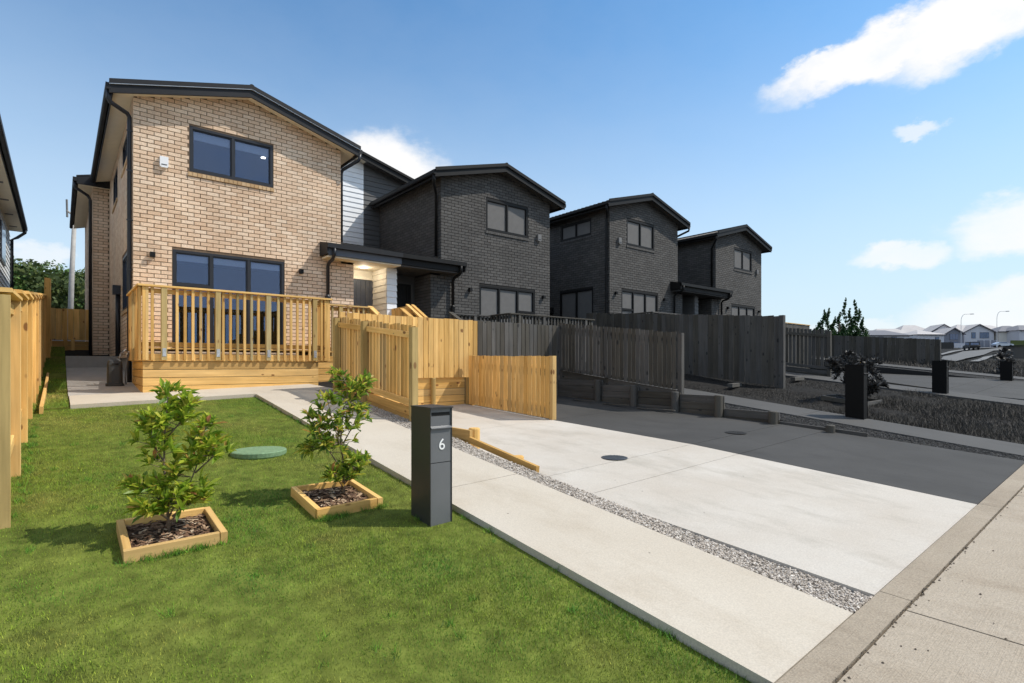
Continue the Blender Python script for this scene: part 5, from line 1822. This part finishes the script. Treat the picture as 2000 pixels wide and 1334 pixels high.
MB().tube([(-.98, 26.3, 6.36), (-.98, 26.3, 6.25), (-1.2, 26.7, 6.12), (-1.36, 26.9, 6.05), (-1.36, 26.9, 1.6)], .05, 8).build('downpipe', 'alloy', nb, smooth=True)
wn = MB().box(-1.41, -1.37, 22.6, 24.2, 4.7, 5.9).build('window', 'alloy', nb)
MB().box(-1.372, -1.365, 22.68, 24.12, 4.78, 5.82).build('pane', 'far_glass', wn)

# utility pole
up_ = thing('utility_pole', (.5, 40, 3.0), 'slender grey utility pole beyond the side passage', 'pole')
MB().tube([(.40, 40, 2.6), (.50, 40, 6.5), (.64, 40, 10.25)], [.14, .125, .10], 10).build('pole', 'pole_grey', up_, smooth=True)
MB().tube([(.30, 40, 9.9), (.28, 40, 10.9)], .05, 8).build('insulator', 'plastic_grey', up_)
MB().tube([(.60, 40, 10.0), (.26, 40, 10.3)], .05, 6).build('bracket', 'pole_grey', up_)


# ------------------------------------------------------------------ trees
def foliage_points(rs, centres, per, size):
    """random leaf quads on lumpy shells round the given (centre, radius) list"""
    out = []
    for c, r in centres:
        d = rs.normal(size=(per, 3)); d /= np.linalg.norm(d, axis=1)[:, None]
        rad = r * (0.62 + .45 * rs.uniform(size=(per, 1)) ** .6)
        p = np.array(c) + d * rad * np.array([1, 1, .85])
        nrm = d + rs.normal(size=(per, 3)) * .55
        nrm /= np.linalg.norm(nrm, axis=1)[:, None]
        u = np.cross(nrm, rs.normal(size=(per, 3))); u /= np.linalg.norm(u, axis=1)[:, None]
        v = np.cross(nrm, u)
        s = size * rs.uniform(.5, 1.3, (per, 1))
        q = np.stack([p - u * s, p + v * s * .7, p + u * s, p - v * s * .7], 1)
        out.append(q.reshape(-1, 3))
    return np.concatenate(out)


rs = np.random.RandomState(21)
# the wooded hill behind the side passage reads as one mass
cs_a, cs_b = [], []
for i in range(330):
    Y = rs.uniform(62, 150)
    X = -0.25 * Y + rs.uniform(0, .42) * Y + rs.uniform(-2, 2)
    if -6 < X < 30 and Y < 62:
        continue
    r = rs.uniform(1.6, 3.2)
    z = G(X, Y) + rs.uniform(.6, 3.4)
    for k in range(4):
        (cs_a if rs.uniform() < .68 else cs_b).append(((X + rs.uniform(-r, r) * .6, Y + rs.uniform(-r, r) * .6, z + rs.uniform(-.4, .6) * r), r * rs.uniform(.5, .85)))
w1 = tag(big_mesh('hill_wood', foliage_points(rs, cs_a, 150, .21), 4, 'leaf_bush'), 'dark green wooded hill behind the side passage', 'woodland')
w2 = tag(big_mesh('hill_wood', foliage_points(rs, cs_b, 150, .21), 4, 'leaf_bright'), 'lighter green trees scattered on the wooded hill', 'woodland')

# conifer-like bushy tree over the dark fences: several leaders
tx, ty = 49.6, 17.3
tz = G(tx, ty)
tr = thing('tree', (tx, ty, tz), 'dark green bushy tree with pointed leaders rising over the fences', 'tree')
MB().tube([(tx, ty, tz - .2), (tx, ty, tz + 1.5), (tx + .1, ty, tz + 3.2)], [.2, .15, .05], 8).build('trunk', 'bark', tr)
yaw = Vector((math.cos(YAW), -math.sin(YAW), 0))
qs = []
for off, h in ((-1.75, 3.1), (-1.25, 4.1), (-.85, 4.25), (-.35, 3.5), (.1, 4.0), (.55, 5.0), (.95, 4.3), (1.3, 4.95), (1.65, 4.2), (2.0, 3.5), (-2.25, 2.4), (-1.5, 2.6), (-.6, 2.9), (.3, 3.0), (1.1, 3.0), (1.6, 2.6), (0., 2.2), (-1., 2.2), (1., 2.1)):
    n = 900
    t = rs.uniform(0, 1, n)
    # leaves gather on short upswept sprays
    k = np.floor(t * 14 + rs.uniform(0, 1, n) * .8) / 14
    ang = (k * 97.0 + off * 13) % 6.283 + rs.normal(0, .5, n)
    rad = (np.clip(1 - k, 0, 1) ** .8 * .62 + .06) * rs.uniform(.1, 1.0, n) ** .8
    lx, ly = rad * np.cos(ang), rad * np.sin(ang)
    zz = tz + .8 + (h - .8) * k + rad * .55 + rs.normal(0, .06, n)
    p = np.stack([tx + yaw.x * off + lx, ty + yaw.y * off + ly, zz], 1)
    nr = rs.normal(size=(n, 3)) + np.array([0, 0, .6]); nr /= np.linalg.norm(nr, axis=1)[:, None]
    u = np.cross(nr, rs.normal(size=(n, 3))); u /= np.linalg.norm(u, axis=1)[:, None]
    v = np.cross(nr, u)
    sz = .085 * rs.uniform(.5, 1.3, (n, 1))
    qs.append(np.stack([p - u * sz, p + v * sz * .6, p + u * sz, p - v * sz * .6], 1).reshape(-1, 3))
big_mesh('crown', np.concatenate(qs), 4, 'leaf_tree', tr)


# ------------------------------------------------------------------ far street on the hill to the right
def far(px, D):
    """ground point at camera-forward distance D in the bearing of photo column px (used to set out the street)"""
    r = (px - 1000) / 1061.0
    X = D * (math.sin(YAW) + math.cos(YAW) * r); Y = D * (math.cos(YAW) - math.sin(YAW) * r)
    return X, Y, G(X, Y)


def ribbon(name, left, right, mat, lift, kind='structure'):
    m = MB()
    L_ = [far(*p) for p in left]; R_ = [far(*p) for p in right]
    for a, b, c, d in zip(L_[:-1], L_[1:], R_[:-1], R_[1:]):
        for i in range(4):
            t0, t1 = i / 4, (i + 1) / 4
            q = []
            for (s, e, t) in ((a, b, t0), (c, d, t0), (c, d, t1), (a, b, t1)):
                x = s[0] + (e[0] - s[0]) * t; y = s[1] + (e[1] - s[1]) * t
                q.append((x, y, G(x, y) + lift))
            m.quad(*q)
    return tag(m.build(name, mat), kind=kind)


ribbon('road', [(1838, 48), (1842, 65), (1881, 105), (1949, 138), (2010, 150), (2080, 158)], [(1866, 34), (1885, 52), (1940, 112), (1983, 130), (2030, 142), (2100, 150)], 'road_far', .14)
ribbon('footpath', [(1893, 32), (1920, 60), (1965, 108), (2010, 128)], [(1912, 32), (1934, 60), (1972, 108), (2015, 128)], 'pave_far', .16)
ribbon('footpath', [(1836, 85), (1858, 110), (1900, 142), (2000, 156)], [(1840, 80), (1868, 105), (1910, 138), (2000, 153)], 'pave_far', .15)


def frame_at(px, D, rot):
    X, Y, Z = far(px, D)
    a = -YAW + math.atan(-((px - 1000) / 1061.0)) * 0 + rot
    return Matrix.Translation((X, Y, Z)) @ Matrix.Rotation(a, 4, 'Z')


def far_house(px, D, w, d, eave, ridge, rot, wallm, roofm, label, wins, gable_front=True, dz=0.0):
    M = frame_at(px, D, rot)
    M.translation.z += dz
    fn = lambda x, y, z: tuple(M @ Vector((x, y, z)))
    T = thing('suburban_house', M.translation, label, 'house', 'distant houses on the hill')
    m = MB(fn)
    if gable_front:
        m.prism([(-w / 2, -3), (w / 2, -3), (w / 2, eave), (0, ridge - .15), (-w / 2, eave)], 0, d)
    else:
        m.box(-w / 2, w / 2, 0, d, -3, eave)
    m.build('wall', wallm, T)
    r = MB(fn)
    o = .45
    if gable_front:
        s = (ridge - eave) / (w / 2)
        r.prism([(-w / 2 - o, eave - s * o), (0, ridge), (w / 2 + o, eave - s * o), (w / 2 + o, eave - s * o - .22), (0, ridge - .22), (-w / 2 - o, eave - s * o - .22)], -o, d + o)
    else:
        k = min(d / 2, w / 2 - .3)
        vs = [(-w / 2 - o, -o, eave), (w / 2 + o, -o, eave), (w / 2 + o, d + o, eave), (-w / 2 - o, d + o, eave), (-w / 2 + k, d / 2, ridge), (w / 2 - k, d / 2, ridge)]
        r.add(vs, [(0, 1, 5, 4), (1, 2, 5), (2, 3, 4, 5), (3, 0, 4), (3, 2, 1, 0)])
    rf = r.build('roof', roofm, T)
    if gable_front:
        for sg in (-1, 1):
            s = (ridge - eave) / (w / 2)
            MB(fn).prism([(0, ridge - .02), (sg * (w / 2 + o), eave - s * o - .02), (sg * (w / 2 + o), eave - s * o - .32), (0, ridge - .32)], -o - .06, -o - .005).build('barge_board', 'far_trim', rf)
    else:
        MB(fn).box(-w / 2 - o - .08, w / 2 + o + .08, -o - .1, -o - .005, eave - .2, eave + .02).build('gutter', 'far_trim', rf)
    for (x0, x1, z0, z1) in wins:
        f = MB(fn).box(x0, x1, -.07, -.005, z0, z1).build('window', 'far_trim', T)
        n = max(1, int((x1 - x0) / .7))
        for i in range(n):
            a = x0 + .08 + i * (x1 - x0 - .08) / n
            MB(fn).box(a, a + (x1 - x0 - .08) / n - .08, -.10, -.072, z0 + .08, z1 - .08).build('pane', 'far_glass', f)
    return T


far_house(1723, 150, 15, 8, 3.8, 5.4, 0.0, 'far_wall', 'far_roof_slate', 'low distant house with dark grey roof at the left end of the hill row', [(-5, -3.6, 2.2, 3.4), (-1, .4, 2.2, 3.4), (2.5, 4, 2.2, 3.4)], False, dz=-.4)
far_house(1752, 178, 16, 9, 5.4, 8.2, 0.05, 'far_wall', 'far_roof', 'distant pale-roofed house behind the low slate roof', [(-4, -2.5, 3.4, 4.6), (1, 2.5, 3.4, 4.6)], False, dz=-3.0)
far_house(1795, 182, 13, 9, 5.4, 8.6, 0.0, 'far_wall', 'far_roof', 'distant white house with wide hipped roof, third from left', [(2.5, 4.2, 3.2, 4.6)], False, dz=-2.2)
far_house(1818, 160, 8.5, 9, 4.6, 6.2, 0.1, 'far_wall', 'far_roof', 'distant white house with a blue window beside the far fence end', [(1.3, 2.6, 2.3, 3.9)], False, dz=-1.2)
far_house(1843, 172, 9.0, 8, 5.3, 8.2, -0.25, 'far_wall', 'far_roof', 'tall distant white house with steep gable, left of the dark bay house', [(2.4, 3.3, 2.8, 4.7), (2.4, 3.3, .6, 1.9)], True, dz=-1.7)
far_house(1863, 166, 5.6, 7, 4.9, 6.6, 0.0, 'far_wall_grey', 'far_roof', 'distant dark grey gabled house with large glazed front', [(-1.3, 1.3, 2.8, 4.7), (-1.3, 1.3, .3, 2.3)], True, dz=-1.2)
far_house(1893, 172, 9, 8, 5.2, 7.6, 0.0, 'far_wall', 'far_roof', 'distant white house left of the lamp post with hipped roof', [], False, dz=-1.0)
far_house(1912, 170, 8.6, 8, 5.2, 7.5, -0.1, 'far_wall', 'far_roof', 'distant white gabled house with a row of upper windows', [(-2.2, -1.0, 3.0, 4.9), (.2, 2.9, 3.0, 4.9)], True, dz=-1.0)
far_house(1946, 176, 13, 9, 5.0, 7.6, 0.0, 'far_wall_cream', 'far_roof', 'distant cream house with pale hipped roof', [(3.2, 4.6, 3.1, 4.5)], False, dz=-1.2)
far_house(1985, 168, 10, 8, 4.8, 6.8, -.1, 'far_wall_cream', 'far_roof_slate', 'distant cream house with dark slate roof at the right edge', [(1.2, 2.6, 2.8, 4.2)], False, dz=-.6)
far_house(2020, 165, 10, 8, 5.2, 7.0, .1, 'far_wall', 'far_roof_slate', 'distant white house cut by the right edge of the photo', [(-2.6, -1.2, 2.8, 4.2)], False, dz=-.6)


def garden_wall(px0, px1, D, h, mat, label, name='garden_wall', cat='wall', panels=0):
    a, b = Vector(far(px0, D)), Vector(far(px1, D))
    T = thing(name, (a + b) / 2, label, cat)
    d = (b - a); d.z = 0; d.normalize(); n = Vector((-d.y, d.x, 0)) * .1
    k = max(1, panels)
    for i in range(k):
        p, q = a.lerp(b, i / k + .02 / k), a.lerp(b, (i + .94) / k if panels else 1)
        vs = [p - n, q - n, q + n, p + n]
        MB().slab([(v.x, v.y, v.z + h) for v in vs], h + .5).build('panel', mat, T)
        if panels:
            q2 = a.lerp(b, (i + .97) / k)
            MB().slab([(v.x, v.y, v.z + h + .1) for v in (q2 - n - d * .25, q2 + d * .25 - n, q2 + d * .25 + n, q2 + n - d * .25)], h + .6).build('pier', 'far_wall', T)
    return T


garden_wall(1863, 1909, 150, 1.2, 'far_wall', 'low pale wall in front of the distant dark bay house')
garden_wall(1909, 1946, 150, 2.0, 'far_wall_grey', 'dark panelled wall with pale piers below the distant white gable', panels=3)
garden_wall(1836, 1862, 138, 1.6, 'leaf_dark', 'dark clipped hedge by the end of the far fence', 'hedge', 'hedge')
garden_wall(1972, 2060, 152, 1.9, 'leaf_bush', 'dark green hedge below the distant cream houses', 'hedge', 'hedge')

for px, D, h, lb in ((1877, 135, 8.6, 'curved street lamp in front of the distant dark bay house'), (1947, 142, 9.6, 'curved street lamp nearer the right edge of the photo')):
    X, Y, Z = far(px, D)
    t = thing('street_lamp', (X, Y, Z), lb, 'street lamp', 'street lamps on the hill road')
    ax = yaw
    pts = [(X, Y, Z - .3), (X, Y, Z + h * .8)]
    for k in range(1, 7):
        a = k / 6 * math.pi / 2
        pts.append((X + ax.x * (1 - math.cos(a)) * 1.0, Y + ax.y * (1 - math.cos(a)) * 1.0, Z + h * .8 + h * .2 * math.sin(a)))
    e = pts[-1]
    MB().tube(pts + [(e[0] + ax.x * 1.2, e[1] + ax.y * 1.2, e[2] + .05)], .055, 6).build('mast', 'lamp_grey', t)
    MB().box(e[0] + ax.x * 1.2, e[0] + ax.x * 2.3, min(e[1] + ax.y * 2.3, e[1] + ax.y * 1.2), max(e[1] + ax.y * 2.3, e[1] + ax.y * 1.2), e[2] - .02, e[2] + .12).build('lamp_head', 'lamp_grey', t)


def car(px, D, rot, mat, label, suv):
    M = frame_at(px, D, rot); M.translation.z += .16
    fn = lambda x, y, z: tuple(M @ Vector((x, y, z)))
    T = thing('car', M.translation, label, 'car')
    prof = [(-2.2, .45), (-2.25, .85), (-2.1, 1.02), (-1.9, 1.72 if suv else 1.2), (.5, 1.74 if suv else 1.46), (1.0, 1.12 if suv else 1.0), (2.05, .95), (2.2, .7), (2.2, .4)]
    if not suv:
        prof = [(-2.2, .4), (-2.25, .8), (-2.05, .95), (-1.1, 1.40), (.2, 1.44), (1.05, .98), (2.05, .82), (2.2, .62), (2.2, .38)]
    MB(fn).prism(prof, -.85, .85).build('body', mat, T)
    for s in (-1, 1):
        y0, y1 = sorted((s * .852, s * .862))
        MB(fn).prism([(-1.55, 1.08), (-1.5, 1.55 if suv else 1.30), (.35, 1.58 if suv else 1.34), (.8, 1.1 if suv else 1.0)], y0, y1).build('side_window', 'far_glass', T)
        for x in (-1.35, 1.4):
            c = fn(x, s * .8, .34)
            a, b = fn(x, s * .66, .34), fn(x, s * .88, .34)
            wl = MB().tube([a, b], .34, 14).build('wheel', 'tyre', T)
    m = MB(fn); m.add([(-2.11, -.7, 1.05), (-2.11, .7, 1.05), (-1.93, .62, 1.6), (-1.93, -.62, 1.6)] if suv else [(1.02, -.7, 1.02), (1.02, .7, 1.02), (.25, .62, 1.40), (.25, -.62, 1.40)], [(0, 1, 2, 3)])
    m.build('windscreen', 'far_glass', T)


car(1897, 116, 1.15, 'car_dark', 'black four-wheel drive on the hill road', True)
car(1958, 146, -.1, 'car_silver', 'pale blue parked car below the distant cream house', False)

# stack of dark crates and a dark hut at the right edge
X, Y, Z = far(1990, 70)
hut = thing('shed', (X, Y, Z), 'dark shed cut by the right edge beyond the black letterboxes', 'shed')
Mh = frame_at(2008, 62, -.2)
fh = lambda x, y, z: tuple(Mh @ Vector((x, y, z)))
MB(fh).box(-1.3, 2, 0, 2, -.5, 1.35).build('wall', 'wood_darker', hut)
MB(fh).prism([(-1.5, 1.35), (2.2, 1.55), (2.2, 1.65), (-1.5, 1.45)], -.2, 2.2).build('roof', 'roof_dark', hut)
pk = thing('timber_pallet', far(1966, 55), 'stack of dark pallets beside the dark shed', 'pallets')
Mp = frame_at(1966, 52, -.1)
fp_ = lambda x, y, z: tuple(Mp @ Vector((x, y, z)))
for k in range(3):
    for i in range(4):
        MB(fp_).box(-.55, .55, i * .28, i * .28 + .14, .2 + k * .22, .23 + k * .22).build('slat', 'wood_darker', pk)
    for x in (-.5, 0, .5):
        MB(fp_).box(x - .05, x + .05, -.03, 1.0, .09 + k * .22, .199 + k * .22).build('bearer', 'wood_darker', pk)
